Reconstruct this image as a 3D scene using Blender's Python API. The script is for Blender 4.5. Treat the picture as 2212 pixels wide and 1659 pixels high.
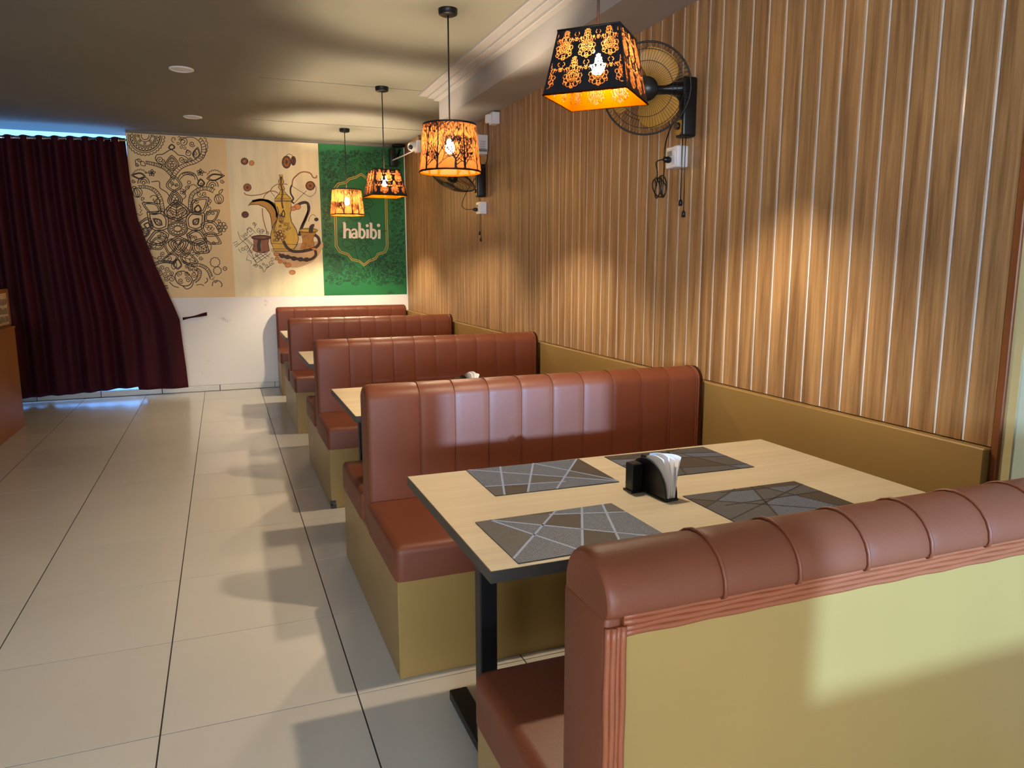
import bpy, bmesh, math, random
import numpy as np
from mathutils import Vector, Matrix

random.seed(7)
S = bpy.context.scene
for o in list(bpy.data.objects):
    bpy.data.objects.remove(o)
COL = S.collection
PI = math.pi

# ------------------------------------------------------------------ camera
FPX = 1595.28
CAM = Vector((0, 0, 1.4169))
ROWS = ((0.93215847, -0.36204516, -0.00197087),
        (0.05936428, 0.14747086, 0.98728326),
        (0.35715048, 0.92042145, -0.15895876))
cd = bpy.data.cameras.new('camera')
cam = bpy.data.objects.new('camera', cd)
COL.objects.link(cam)
cd.sensor_fit = 'HORIZONTAL'
cd.sensor_width = 36
cd.lens = FPX / 2212 * 36
cd.clip_start = 0.05
r0, r1, r2 = (Vector(r) for r in ROWS)
mw = Matrix.Identity(4)
for i in range(3):
    mw[i][0] = r0[i]; mw[i][1] = r1[i]; mw[i][2] = -r2[i]; mw[i][3] = CAM[i]
cam.matrix_world = mw
S.camera = cam

# ------------------------------------------------------------------ world, daylight, exposure
BULB = 720.0           # emission of each pendant bulb
PANE_LIGHT = 12.0           # unseen glowing pane added behind the camera for daylight
BACKLIGHT = 1.1        # bluish daylight behind the curtain
w = bpy.data.worlds.new('world')
S.world = w
w.use_nodes = True
bg = w.node_tree.nodes['Background']
bg.inputs[0].default_value = (0.62, 0.78, 1.0, 1)
bg.inputs[1].default_value = 0.6
sun_d = bpy.data.lights.new('sun', 'SUN')
sun_d.energy = 2.6
sun_d.color = (0.25, 0.56, 1.0)
sun_d.angle = math.radians(0.9)
sun = bpy.data.objects.new('sun', sun_d)
COL.objects.link(sun)
SUNDIR = Vector((-0.05, 1.0, -0.158)).normalized()
sun.rotation_euler = SUNDIR.to_track_quat('-Z', 'Y').to_euler()
sun.location = (1.6, -8, 3)
vs = S.view_settings
vs.view_transform = 'Standard'
vs.look = 'None'
vs.gamma = 1
vs.use_curve_mapping = False
vs.exposure = 1.88

# ------------------------------------------------------------------ material helpers
def lin(c):
    return tuple(((v / 255) / 12.92 if v / 255 <= 0.04045 else ((v / 255 + 0.055) / 1.055) ** 2.4) for v in c)

MATS = {}

def mat(name, rgb, rough=0.5, metal=0.0, vary=0.0, vscale=4.0, bump=0.0, bscale=60.0, coat=0.0,
        stretch=(1, 1, 1), spec=0.5, sheen=0.0, per_object=0.0):
    m = bpy.data.materials.new(name)
    m.use_nodes = True
    nt = m.node_tree
    b = nt.nodes['Principled BSDF']
    c = lin(rgb)
    b.inputs['Base Color'].default_value = (*c, 1)
    b.inputs['Roughness'].default_value = rough
    b.inputs['Metallic'].default_value = metal
    b.inputs['Specular IOR Level'].default_value = spec
    b.inputs['Coat Weight'].default_value = coat
    b.inputs['Coat Roughness'].default_value = 0.15
    if sheen:
        b.inputs['Sheen Weight'].default_value = sheen
    if vary or bump or per_object:
        tc = nt.nodes.new('ShaderNodeTexCoord')
        mp = nt.nodes.new('ShaderNodeMapping')
        mp.inputs['Scale'].default_value = stretch
        nt.links.new(tc.outputs['Object'], mp.inputs['Vector'])
        oi = nt.nodes.new('ShaderNodeObjectInfo')
        ml = nt.nodes.new('ShaderNodeMath'); ml.operation = 'MULTIPLY'
        ml.inputs[1].default_value = 37.0
        nt.links.new(oi.outputs['Random'], ml.inputs[0])
        nt.links.new(ml.outputs[0], mp.inputs['Location'])
    if vary or per_object:
        nz = nt.nodes.new('ShaderNodeTexNoise')
        nz.inputs['Scale'].default_value = vscale
        nz.inputs['Detail'].default_value = 5
        nt.links.new(mp.outputs[0], nz.inputs['Vector'])
        rp = nt.nodes.new('ShaderNodeValToRGB')
        rp.color_ramp.elements[0].position = 0.32
        rp.color_ramp.elements[1].position = 0.68
        rp.color_ramp.elements[0].color = (*[v * (1 - vary) for v in c], 1)
        rp.color_ramp.elements[1].color = (*[min(1, v * (1 + vary)) for v in c], 1)
        nt.links.new(nz.outputs[0], rp.inputs[0])
        last = rp.outputs[0]
        if per_object:
            hs = nt.nodes.new('ShaderNodeHueSaturation')
            mr = nt.nodes.new('ShaderNodeMapRange')
            mr.inputs['To Min'].default_value = 1 - per_object
            mr.inputs['To Max'].default_value = 1 + per_object
            nt.links.new(oi.outputs['Random'], mr.inputs[0])
            nt.links.new(mr.outputs[0], hs.inputs['Value'])
            nt.links.new(last, hs.inputs['Color'])
            last = hs.outputs[0]
        nt.links.new(last, b.inputs['Base Color'])
    if bump:
        n2 = nt.nodes.new('ShaderNodeTexNoise')
        n2.inputs['Scale'].default_value = bscale
        n2.inputs['Detail'].default_value = 3
        nt.links.new(mp.outputs[0], n2.inputs['Vector'])
        bp = nt.nodes.new('ShaderNodeBump')
        bp.inputs['Strength'].default_value = bump
        bp.inputs['Distance'].default_value = 0.004
        nt.links.new(n2.outputs[0], bp.inputs['Height'])
        nt.links.new(bp.outputs[0], b.inputs['Normal'])
    MATS[name] = m
    return m

def wood_mat(name, dark, light, rough, along, scale=1.0, coat=0.0):
    """streaky laminate, grain running along the given axis of the object"""
    m = bpy.data.materials.new(name)
    m.use_nodes = True
    nt = m.node_tree
    b = nt.nodes['Principled BSDF']
    b.inputs['Roughness'].default_value = rough
    b.inputs['Coat Weight'].default_value = coat
    tc = nt.nodes.new('ShaderNodeTexCoord')
    oi = nt.nodes.new('ShaderNodeObjectInfo')
    ml = nt.nodes.new('ShaderNodeMath'); ml.operation = 'MULTIPLY'; ml.inputs[1].default_value = 53.0
    nt.links.new(oi.outputs['Random'], ml.inputs[0])
    mp = nt.nodes.new('ShaderNodeMapping')
    sc = [22 * scale] * 3
    sc[along] = 0.9 * scale
    mp.inputs['Scale'].default_value = sc
    nt.links.new(tc.outputs['Object'], mp.inputs['Vector'])
    nt.links.new(ml.outputs[0], mp.inputs['Location'])
    n1 = nt.nodes.new('ShaderNodeTexNoise')
    n1.inputs['Scale'].default_value = 1.0; n1.inputs['Detail'].default_value = 6
    n1.inputs['Roughness'].default_value = 0.62; n1.inputs['Distortion'].default_value = 0.6
    nt.links.new(mp.outputs[0], n1.inputs['Vector'])
    n2 = nt.nodes.new('ShaderNodeTexNoise')
    n2.inputs['Scale'].default_value = 6.0; n2.inputs['Detail'].default_value = 2
    nt.links.new(mp.outputs[0], n2.inputs['Vector'])
    mx = nt.nodes.new('ShaderNodeMath'); mx.operation = 'MULTIPLY_ADD'
    mx.inputs[1].default_value = 0.35
    nt.links.new(n2.outputs[0], mx.inputs[0]); nt.links.new(n1.outputs[0], mx.inputs[2])
    rp = nt.nodes.new('ShaderNodeValToRGB')
    e = rp.color_ramp.elements
    e[0].position = 0.5; e[1].position = 0.86
    e[0].color = (*lin(dark), 1); e[1].color = (*lin(light), 1)
    nt.links.new(mx.outputs[0], rp.inputs[0])
    nt.links.new(rp.outputs[0], b.inputs['Base Color'])
    MATS[name] = m
    return m

def emit_mat(name, rgb, strength):
    m = bpy.data.materials.new(name)
    m.use_nodes = True
    nt = m.node_tree
    nt.nodes.remove(nt.nodes['Principled BSDF'])
    e = nt.nodes.new('ShaderNodeEmission')
    e.inputs[0].default_value = (*rgb, 1)
    e.inputs[1].default_value = strength
    nt.links.new(e.outputs[0], nt.nodes['Material Output'].inputs[0])
    MATS[name] = m
    return m

# wood_panels and plaster
wood_mat('panel_wood', (120, 86, 53), (178, 138, 92), 0.5, 2, 1.0, 0.0)
wood_mat('trim_wood', (118, 66, 30), (140, 82, 40), 0.45, 2)
wood_mat('table_laminate', (184, 170, 146), (200, 186, 162), 0.38, 0, 0.7, 0.1)
wood_mat('fan_gold', (168, 120, 30), (186, 138, 44), 0.45, 2, 0.3)
mat('groove_white', (225, 222, 224), 0.3, 0.0, coat=0.4)
mat('wall_backing', (92, 60, 36), 0.7)
mat('ceiling_paint', (120, 116, 104), 0.85, vary=0.05, vscale=1.2, bump=0.05, bscale=14)
mat('white_paint', (222, 216, 206), 0.7, vary=0.05, vscale=2)
mat('beam_paint', (142, 137, 136), 0.7, vary=0.03, vscale=2)
mat('wall_paint', (214, 204, 190), 0.75)
mat('beige_paint', (196, 186, 140), 0.7, vary=0.03, vscale=2)
mat('pale_blue_paint', (196, 216, 208), 0.7, vary=0.03, vscale=2)
mat('grey_trim', (112, 106, 96), 0.6, vary=0.05)
mat('floor_tile', (204, 196, 184), 0.2, vary=0.025, vscale=1.6, coat=0.25, per_object=0.02)
mat('grout', (44, 36, 34), 0.9)
mat('skirting_tile', (214, 206, 190), 0.25, per_object=0.03)
mat('mustard_paint', (150, 119, 65), 0.4, vary=0.06, vscale=2.2, coat=0.15)
mat('wainscot_paint', (150, 120, 70), 0.4, vary=0.05, vscale=2.0)
mat('vinyl', (113, 58, 35), 0.48, vary=0.05, vscale=5, bump=0.10, bscale=180, spec=0.38)
mat('vinyl_trim', (138, 72, 42), 0.45, vary=0.06, vscale=8)
mat('black_metal', (22, 22, 24), 0.4, 0.3)
mat('edge_band', (52, 48, 42), 0.45)
mat('black_plastic', (16, 16, 18), 0.32)
mat('white_plastic', (222, 222, 226), 0.35)
mat('grey_plastic', (120, 120, 124), 0.4)
mat('chrome', (210, 214, 222), 0.12, 1.0)
mat('paper', (240, 240, 246), 0.8)
mat('curtain_velvet', (58, 10, 20), 0.7, vary=0.3, vscale=2.5, stretch=(3, 3, 0.4), spec=0.2)
mat('counter_paint', (150, 92, 30), 0.45, vary=0.06)
mat('card_cream', (206, 180, 140), 0.6)
mat('card_dark', (70, 52, 40), 0.7)
mat('shade_black', (14, 14, 22), 0.42)
mat('shade_gold', (60, 24, 0), 0.9, spec=0.0)
mat('mat_plain', (58, 48, 42), 0.7, bump=0.3, bscale=300)
mat('mat_line_daylit', (132, 148, 184), 0.6)  # reflected bluish daylight painted into the line colour
mat('mat_line_dark', (38, 32, 30), 0.7)
mat('mural_tan', (238, 204, 148), 0.6, vary=0.05, vscale=1.6)
mat('mural_cream', (240, 226, 184), 0.55, vary=0.07, vscale=3, stretch=(4, 1, 0.6))
mat('mural_green', (26, 112, 56), 0.45, vary=0.08, vscale=2)
mat('ink_brown', (62, 46, 30), 0.7)
mat('ink_green', (16, 66, 36), 0.6)
mat('ink_gold', (190, 160, 70), 0.5)
mat('ink_white', (244, 236, 220), 0.5)
mat('ink_black', (42, 32, 28), 0.7)
mat('paint_gold', (222, 182, 62), 0.5, vary=0.14, vscale=5, stretch=(2.2, 1, 0.5))
mat('paint_gold_deep', (190, 136, 40), 0.5, vary=0.1, vscale=5)
mat('paint_copper', (150, 92, 52), 0.5, vary=0.3, vscale=7, stretch=(2, 1, 0.3))
mat('paint_bean', (98, 58, 34), 0.6, vary=0.25, vscale=26)
mat('paint_orange', (218, 142, 76), 0.6, vary=0.1, vscale=20)
mat('paint_hose', (64, 46, 38), 0.6, vary=0.2, vscale=14)
mat('paint_wash', (212, 178, 130), 0.6, vary=0.1, vscale=6)

def woven(name, dark, light):
    m = bpy.data.materials.new(name); m.use_nodes = True
    nt = m.node_tree; b = nt.nodes['Principled BSDF']; b.inputs['Roughness'].default_value = 0.65
    tc = nt.nodes.new('ShaderNodeTexCoord')
    ck = nt.nodes.new('ShaderNodeTexWave'); ck.inputs['Scale'].default_value = 64; ck.inputs['Distortion'].default_value = 3.0
    ck.inputs['Detail Scale'].default_value = 6
    k2 = nt.nodes.new('ShaderNodeTexWave'); k2.bands_direction = 'Y'; k2.inputs['Scale'].default_value = 64; k2.inputs['Distortion'].default_value = 3.0
    nt.links.new(tc.outputs['Object'], ck.inputs[0]); nt.links.new(tc.outputs['Object'], k2.inputs[0])
    mm = nt.nodes.new('ShaderNodeMath'); mm.operation = 'MULTIPLY'
    nt.links.new(ck.outputs['Fac'], mm.inputs[0]); nt.links.new(k2.outputs['Fac'], mm.inputs[1])
    rp = nt.nodes.new('ShaderNodeValToRGB')
    rp.color_ramp.elements[0].color = (*lin(dark), 1); rp.color_ramp.elements[1].color = (*lin(light), 1)
    rp.color_ramp.elements[0].position = .12; rp.color_ramp.elements[1].position = .55
    nt.links.new(mm.outputs[0], rp.inputs[0]); nt.links.new(rp.outputs[0], b.inputs['Base Color'])
    MATS[name] = m
woven('mat_weave', (42, 44, 50), (122, 136, 166))  # bluish daylight tint put into the lighter threads
woven('mat_weave_fine', (50, 46, 46), (92, 94, 104))

def film_mat(name):
    m = bpy.data.materials.new(name); m.use_nodes = True
    nt = m.node_tree; nt.nodes.remove(nt.nodes['Principled BSDF'])
    tl = nt.nodes.new('ShaderNodeBsdfTranslucent'); tl.inputs[0].default_value = (0.045, 0.0125, 0.0028, 1)
    tp = nt.nodes.new('ShaderNodeBsdfTransparent'); tp.inputs[0].default_value = (1.0, 0.72, 0.34, 1)
    df = nt.nodes.new('ShaderNodeBsdfDiffuse'); df.inputs[0].default_value = (0.16, 0.06, 0.02, 1)
    m1 = nt.nodes.new('ShaderNodeMixShader'); m1.inputs[0].default_value = 0.3
    nt.links.new(tl.outputs[0], m1.inputs[1]); nt.links.new(df.outputs[0], m1.inputs[2])
    m2 = nt.nodes.new('ShaderNodeMixShader'); m2.inputs[0].default_value = 0.12
    nt.links.new(m1.outputs[0], m2.inputs[1]); nt.links.new(tp.outputs[0], m2.inputs[2])
    nt.links.new(m2.outputs[0], nt.nodes['Material Output'].inputs[0])
    MATS[name] = m
film_mat('amber_film')
emit_mat('bulb_glow', (1.0, 0.82, 0.56), BULB)
emit_mat('daylight_pane', (0.70, 0.83, 1.0), PANE_LIGHT)
emit_mat('blue_daylight', (0.13, 0.40, 1.0), BACKLIGHT)

# stained lower wall
def stained():
    m = mat('stained_white', (240, 235, 228), 0.7)
    nt = m.node_tree; b = nt.nodes['Principled BSDF']
    tc = nt.nodes.new('ShaderNodeTexCoord')
    n = nt.nodes.new('ShaderNodeTexNoise'); n.inputs['Scale'].default_value = 5.5; n.inputs['Detail'].default_value = 8; n.inputs['Roughness'].default_value = .7
    nt.links.new(tc.outputs['Object'], n.inputs['Vector'])
    rp = nt.nodes.new('ShaderNodeValToRGB')
    rp.color_ramp.elements[0].position = .62; rp.color_ramp.elements[1].position = .74
    rp.color_ramp.elements[0].color = (*lin((240, 234, 227)), 1); rp.color_ramp.elements[1].color = (*lin((172, 164, 158)), 1)
    nt.links.new(n.outputs[0], rp.inputs[0]); nt.links.new(rp.outputs[0], b.inputs['Base Color'])
stained()

# ------------------------------------------------------------------ mesh helpers
class MB:
    def __init__(self):
        self.v = []; self.f = []; self.mi = []; self.sm = []
    def add(self, verts, faces, mi=0, smooth=False):
        k = len(self.v)
        self.v += [tuple(p) for p in verts]
        self.f += [tuple(i + k for i in f) for f in faces]
        self.mi += [mi] * len(faces); self.sm += [smooth] * len(faces)
        return self
    def box(self, x0, x1, y0, y1, z0, z1, mi=0, b=0.0):
        if b <= 0:
            vs_ = [(x, y, z) for z in (z0, z1) for y in (y0, y1) for x in (x0, x1)]
            return self.add(vs_, [(0, 2, 3, 1), (4, 5, 7, 6), (0, 1, 5, 4), (2, 6, 7, 3), (0, 4, 6, 2), (1, 3, 7, 5)], mi)
        bm = bmesh.new()
        bmesh.ops.create_cube(bm, size=1)
        for q in bm.verts:
            q.co = Vector(((x0 + x1) / 2 + q.co.x * (x1 - x0), (y0 + y1) / 2 + q.co.y * (y1 - y0), (z0 + z1) / 2 + q.co.z * (z1 - z0)))
        bmesh.ops.bevel(bm, geom=list(bm.edges), offset=b, segments=3 if b > 0.006 else 1, profile=0.5, affect='EDGES')
        bm.verts.index_update()
        self.add([q.co[:] for q in bm.verts], [[q.index for q in f.verts] for f in bm.faces], mi, b > 0.006)
        bm.free()
        return self
    def tube(self, pts, r, n=8, mi=0, closed=False, caps=True):
        pts = [Vector(p) for p in pts]
        N = len(pts)
        rr = r if isinstance(r, (list, tuple)) else [r] * N
        up = Vector((0, 0, 1)); rings = []
        prev = None
        for i, p in enumerate(pts):
            a = pts[(i - 1) % N] if (closed or i > 0) else p
            c = pts[(i + 1) % N] if (closed or i < N - 1) else p
            t = (c - a)
            t = t.normalized() if t.length > 1e-9 else Vector((0, 0, 1))
            if prev is None:
                u = t.cross(up)
                if u.length < 1e-3: u = t.cross(Vector((1, 0, 0)))
                u.normalize()
            else:
                u = (prev - t * prev.dot(t))
                if u.length < 1e-6: u = t.cross(up)
                u.normalize()
            prev = u
            v = t.cross(u)
            rings.append([p + (u * math.cos(2 * PI * j / n) + v * math.sin(2 * PI * j / n)) * rr[i] for j in range(n)])
        vs_ = [q for ring in rings for q in ring]; fs = []
        M = N if closed else N - 1
        for i in range(M):
            for j in range(n):
                a = i * n + j; b_ = i * n + (j + 1) % n
                c = ((i + 1) % N) * n + (j + 1) % n; d = ((i + 1) % N) * n + j
                fs.append((a, b_, c, d))
        self.add(vs_, fs, mi, True)
        if caps and not closed:
            k = len(self.v) - len(vs_)
            self.f += [tuple(k + j for j in reversed(range(n))), tuple(k + (N - 1) * n + j for j in range(n))]
            self.mi += [mi, mi]; self.sm += [False, False]
        return self
    def cyl(self, c, r, z0, z1, n=24, mi=0, r2=None):
        r2 = r if r2 is None else r2
        v0 = [(c[0] + r * math.cos(2 * PI * j / n), c[1] + r * math.sin(2 * PI * j / n), z0) for j in range(n)]
        v1 = [(c[0] + r2 * math.cos(2 * PI * j / n), c[1] + r2 * math.sin(2 * PI * j / n), z1) for j in range(n)]
        self.add(v0 + v1, [(j, (j + 1) % n, n + (j + 1) % n, n + j) for j in range(n)], mi, True)
        k = len(self.v) - 2 * n
        self.f += [tuple(k + j for j in reversed(range(n))), tuple(k + n + j for j in range(n))]
        self.mi += [mi, mi]; self.sm += [False, False]
        return self
    def lathe(self, prof, n=24, mi=0, c=(0, 0)):
        vs_ = [(c[0] + r * math.cos(2 * PI * j / n), c[1] + r * math.sin(2 * PI * j / n), z) for r, z in prof for j in range(n)]
        fs = [(i * n + j, i * n + (j + 1) % n, (i + 1) * n + (j + 1) % n, (i + 1) * n + j) for i in range(len(prof) - 1) for j in range(n)]
        return self.add(vs_, fs, mi, True)
    def xform(self, M):
        self.v = [tuple(M @ Vector(p)) for p in self.v]
        return self
    def mesh(self, name, mats):
        me = bpy.data.meshes.new(name)
        me.from_pydata(self.v, [], self.f)
        for m in mats: me.materials.append(MATS[m])
        me.polygons.foreach_set('material_index', self.mi)
        me.polygons.foreach_set('use_smooth', self.sm)
        me.update()
        return me
    def build(self, name, mats, parent=None, loc=None):
        if isinstance(mats, str): mats = [mats]
        return link(name, self.mesh(name, mats), parent, loc)

def link(name, me, parent=None, loc=None):
    o = bpy.data.objects.new(name, me)
    COL.objects.link(o)
    if parent is not None: o.parent = parent
    if loc is not None: o.location = loc
    return o

def tag(o, label=None, cat=None, group=None, kind=None):
    if label: o['label'] = label
    if cat: o['category'] = cat
    if group: o['group'] = group
    if kind: o['kind'] = kind
    return o

def thing(name, label, cat, loc=(0, 0, 0), rz=0, group=None):
    o = bpy.data.objects.new(name, None)
    COL.objects.link(o)
    o.empty_display_size = 0.1
    o.location = loc; o.rotation_euler = (0, 0, rz)
    return tag(o, label, cat, group)

def copy_tree(o, parent=None):
    c = o.copy(); COL.objects.link(c); c.parent = parent
    for ch in [q for q in bpy.data.objects if q.parent == o]:
        copy_tree(ch, c)
    return c

# ------------------------------------------------------------------ the room
XW, YB, ZC, ZS = 2.118, 9.04, 2.83, 2.62
XL, YF = -3.6, -3.0
YEND = 1.50            # where the wood panelling stops

floor = tag(MB().box(XL - .2, XW + .2, YF - .2, YB + .5, -0.12, -0.0012).build('floor', 'grout'), kind='structure')
TX0, TY0, TD = -0.86, 2.3079, 0.6088
tile_me = MB().box(0.0024, 0.5976, 0.0019, TD - 0.0019, -0.0012, 0.0).mesh('tile', ['floor_tile'])
for i in range(-5, 6):
    for j in range(-3, 12):
        x = TX0 + .6 * i; y = TY0 + TD * j
        if x < XL or y > YB: continue
        if x > XW - .1: continue
        o = link('tile', tile_me, floor, (x, y, 0))
        if x + .6 > XW or y + TD > YB:
            o.scale = (min(1, (XW - x) / .6), min(1, (YB - y) / TD), 1)
# the part of the floor behind the camera, out of the photograph
MB().box(XL, XW, YF, TY0 - 3 * TD, -0.0012, 0.0).build('floor_slab', 'floor_tile', floor)

ceil = MB().box(XL - .2, XW + .2, YF - .2, YB + .6, ZC, ZC + .1).build('ceiling', 'ceiling_paint')
tag(ceil, kind='structure')
# thin cover battens across the ceiling boards
for y, x0, x1 in ((6.20, 0.35, 1.64), (7.95, 0.35, 2.1)):
    MB().box(x0, x1, y, y + .028, ZC - .003, ZC + .01).build('ceiling_joint', 'ceiling_paint', ceil)
# soffit box along the right wall
XS = 1.79
sof = tag(MB().box(XS, XW + .1, YF, 6.30, ZS, ZC + .02).build('trim_1', 'beam_paint'), kind='structure')
for a, b_, z in ((1.62, 1.70, 2.812), (1.69, 1.755, 2.795), (1.74, XS, 2.775)):
    MB().box(a, b_, YF, 6.32 - (a - 1.62) * .3, z, ZC + .005, b=.003).build('moulding', 'beam_paint', sof)
MB().box(1.815, XW, 6.26, 6.30, 2.50, ZS + .01).build('drop_board', 'beam_paint', sof)

# right wall
wr = tag(MB().box(XW + .012, XW + .15, YEND - .01, YB + .1, 0, ZC).build('wall_right', 'wall_backing'), kind='structure')
PH = .1
def plank_mesh(h):
    bm = MB()
    wv = .0455; c = .003
    prof = [(-wv, .012), (-wv, .003), (-wv + c, 0), (wv - c, 0), (wv, .003), (wv, .012)]
    vs_ = [(x, y, z) for z in (0, h) for (y, x) in prof]
    n = len(prof)
    fs = [(j, j + 1, n + j + 1, n + j) for j in range(n - 1)]
    fs += [tuple(reversed(range(n))), tuple(range(n, 2 * n))]
    bm.add(vs_, [tuple(reversed(f)) for f in fs])
    return bm.mesh('plank', ['panel_wood'])
pl_lo = plank_mesh(ZS - .876); pl_hi = plank_mesh(ZC - .876)
st_lo = MB().box(.0035, .012, -.0025, .0042, 0, ZS - .876).mesh('groove_strip', ['groove_white'])
st_hi = MB().box(.0035, .012, -.0025, .0042, 0, ZC - .876).mesh('groove_strip', ['groove_white'])
y = 1.5335
k = 0
while y < YB - .03:
    low = y < 6.30
    link('plank', pl_lo if low else pl_hi, wr, (XW, y, .876))
    link('groove_strip', st_lo if low else st_hi, wr, (XW, y + PH / 2, .876))
    y += PH; k += 1
# painted wainscot below the planks with its ledge
XWA = 2.088
wa = tag(MB().box(XWA, XW + .012, YEND - .012, YB, 0, .872, b=.004).build('wainscot', 'wainscot_paint', wr))
# corner post, cream strip and the pale wall nearer the camera
tag(MB().box(XW - .006, XW + .14, 1.462, 1.487, 0, ZS, b=.003).build('trim_2', 'trim_wood'), kind='structure')
tag(MB().box(XW + .004, XW + .14, 1.430, 1.462, 0, ZS).build('trim_3', 'beige_paint'), kind='structure')
tag(MB().box(XW + .008, XW + .14, YF, 1.430, 0, ZS).build('wall_right_front', 'pale_blue_paint'), kind='structure')

# back wall with its tiled skirting, murals above
XO = -0.862            # right jamb of the curtained opening
wb = tag(MB().box(XO, XW + .2, YB, YB + .15, 0, ZC).build('wall_back', 'stained_white'), kind='structure')
bb = tag(MB().box(XL, .56, YB - .008, YB + .012, 0, .066).build('baseboard_back', 'grout'), kind='structure')
sk = MB().box(.003, .599, -.016, .01, .004, .066, b=.0015).mesh('skirting_tile', ['skirting_tile'])
for i in range(6):
    o = link('skirting_tile', sk, bb, (-3.118 + .604 * i, YB - .008, 0))
link('skirting_tile', sk, bb, (.514 - 8e-3, YB - .008, 0)).scale = (.08, 1, 1)
tag(MB().box(XL, XO, YB - .006, YB + .4, 0, .06).build('door_sill', 'skirting_tile', bb))
tag(MB().box(XO, 2.1, YB - .03, YB + .01, ZC - .026, ZC + .005, b=.003).build('trim_4', 'grey_trim'), kind='structure')
# daylit opening behind the curtain
wn2 = tag(MB().box(XL, XO, YB + .38, YB + .42, .06, ZC).build('window_2', 'blue_daylight'), kind='structure')
# left wall, unseen front wall with openings shaped for the light
tag(MB().box(XL - .15, XL, YF, YB + .45, 0, ZC).build('wall_left', 'wall_paint'), kind='structure')
SX0, SX1, SZ0, SZ1 = 1.105, 1.87, 1.29, 1.87      # made-up opening, shaped to throw the sun patch onto the benches
wf = MB()
wf.box(XL, -3.0, YF - .12, YF, 0, ZC); wf.box(-3.0, .75, YF - .12, YF, 1.68, ZC); wf.box(-3.0, .75, YF - .12, YF, 0, 1.02)
wf.box(.75, SX0, YF - .12, YF, 0, ZC); wf.box(SX1, XW + .15, YF - .12, YF, 0, ZC)
wf.box(SX0, SX1, YF - .12, YF, 0, SZ0); wf.box(SX0, SX1, YF - .12, YF, SZ1, ZC)
tag(wf.build('wall_front', 'wall_paint'), kind='structure')
wn1 = tag(MB().box(-3.0, .75, YF - .10, YF - .08, 1.02, 1.68).build('light_pane', 'daylight_pane'), kind='structure')  # added glowing pane, its height chosen for the bench's shadow line on the wall
wfr = MB()
for x in (-3.0, -1.75, -.5, .71): wfr.box(x, x + .04, YF - .08, YF - .02, 1.02, 1.68)
wfr.box(-3, .75, YF - .08, YF - .02, 1.02, 1.05); wfr.box(-3, .75, YF - .08, YF - .02, 1.65, 1.68)
wfr.build('pane_frame', 'black_metal', wn1)

# ------------------------------------------------------------------ booths
def ipol(pts, n):
    out = []
    P = [Vector(p) for p in pts]
    for i in range(len(P) - 1):
        p0 = P[max(i - 1, 0)]; p1 = P[i]; p2 = P[i + 1]; p3 = P[min(i + 2, len(P) - 1)]
        for t in range(n):
            s = t / n
            out.append(0.5 * ((2 * p1) + (p2 - p0) * s + (2 * p0 - 5 * p1 + 4 * p2 - p3) * s * s + (3 * p1 - p0 - 3 * p2 + p3) * s ** 3))
    out.append(P[-1])
    return out

def back_profile(yf, yr, z0, z1, zr=None):
    """closed section of a padded back: y,z; yf = front face, yr = rear face, round top"""
    zr = z0 if zr is None else zr
    r = (yr - yf) / 2; c = (yf + yr) / 2
    ry = abs(r); pts = [(yf, z0)]
    for t in (0.25, .5, .75): pts.append((yf, z0 + (z1 - ry - z0) * t))
    for a in range(0, 13):
        an = PI - PI * a / 12
        pts.append((c + r * -math.cos(PI - an) * -1 if False else c - r * math.cos(PI * a / 12), z1 - ry * .8 + ry * .8 * math.sin(PI * a / 12)))
    for t in (.75, .5, .25): pts.append((yr, zr + (z1 - ry - zr) * t))
    pts.append((yr, zr))
    return pts

def make_back(parent, x0, x1, prof, seams, name='backrest'):
    cy = sum(p[0] for p in prof) / len(prof)
    # stations along x: rounded ends, a slight dip at each seam
    st = [(x0, .022), (x0 + .004, .011), (x0 + .012, .004), (x0 + .025, 0)]
    xs = [x0 + .03] + list(seams) + [x1 - .03]
    for i, s in enumerate(seams):
        st += [(s - .03, 0), (s - .008, .001), (s, .003), (s + .008, .001), (s + .03, 0)]
    st += [(x1 - .025, 0), (x1 - .012, .004), (x1 - .004, .011), (x1, .022)]
    n = len(prof); vs_ = []
    for x, d in st:
        for i, (py, pz) in enumerate(prof):
            a = prof[max(i - 1, 0)]; b_ = prof[min(i + 1, n - 1)]
            t = Vector((b_[0] - a[0], b_[1] - a[1])).normalized()
            nx, nz = -t.y, t.x          # outward normal, left of travel
            vs_.append((x, py + nx * -d if False else py - nx * d, pz - nz * d))
    fs = []
    for i in range(len(st) - 1):
        for j in range(n - 1):
            fs.append((i * n + j, (i + 1) * n + j, (i + 1) * n + j + 1, i * n + j + 1))
    m = MB().add(vs_, fs, 0, True)
    m.f += [tuple(range(n)), tuple(reversed(range((len(st) - 1) * n, len(st) * n)))]
    m.mi += [0, 0]; m.sm += [False, False]
    b = m.build(name, 'vinyl', parent)
    for s in seams:
        path = []
        for i, (py, pz) in enumerate(prof):
            path.append((s, py, pz))
        MB().tube(path, .0024, 6).build('seam_piping', 'vinyl', b)
    return b

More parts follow.
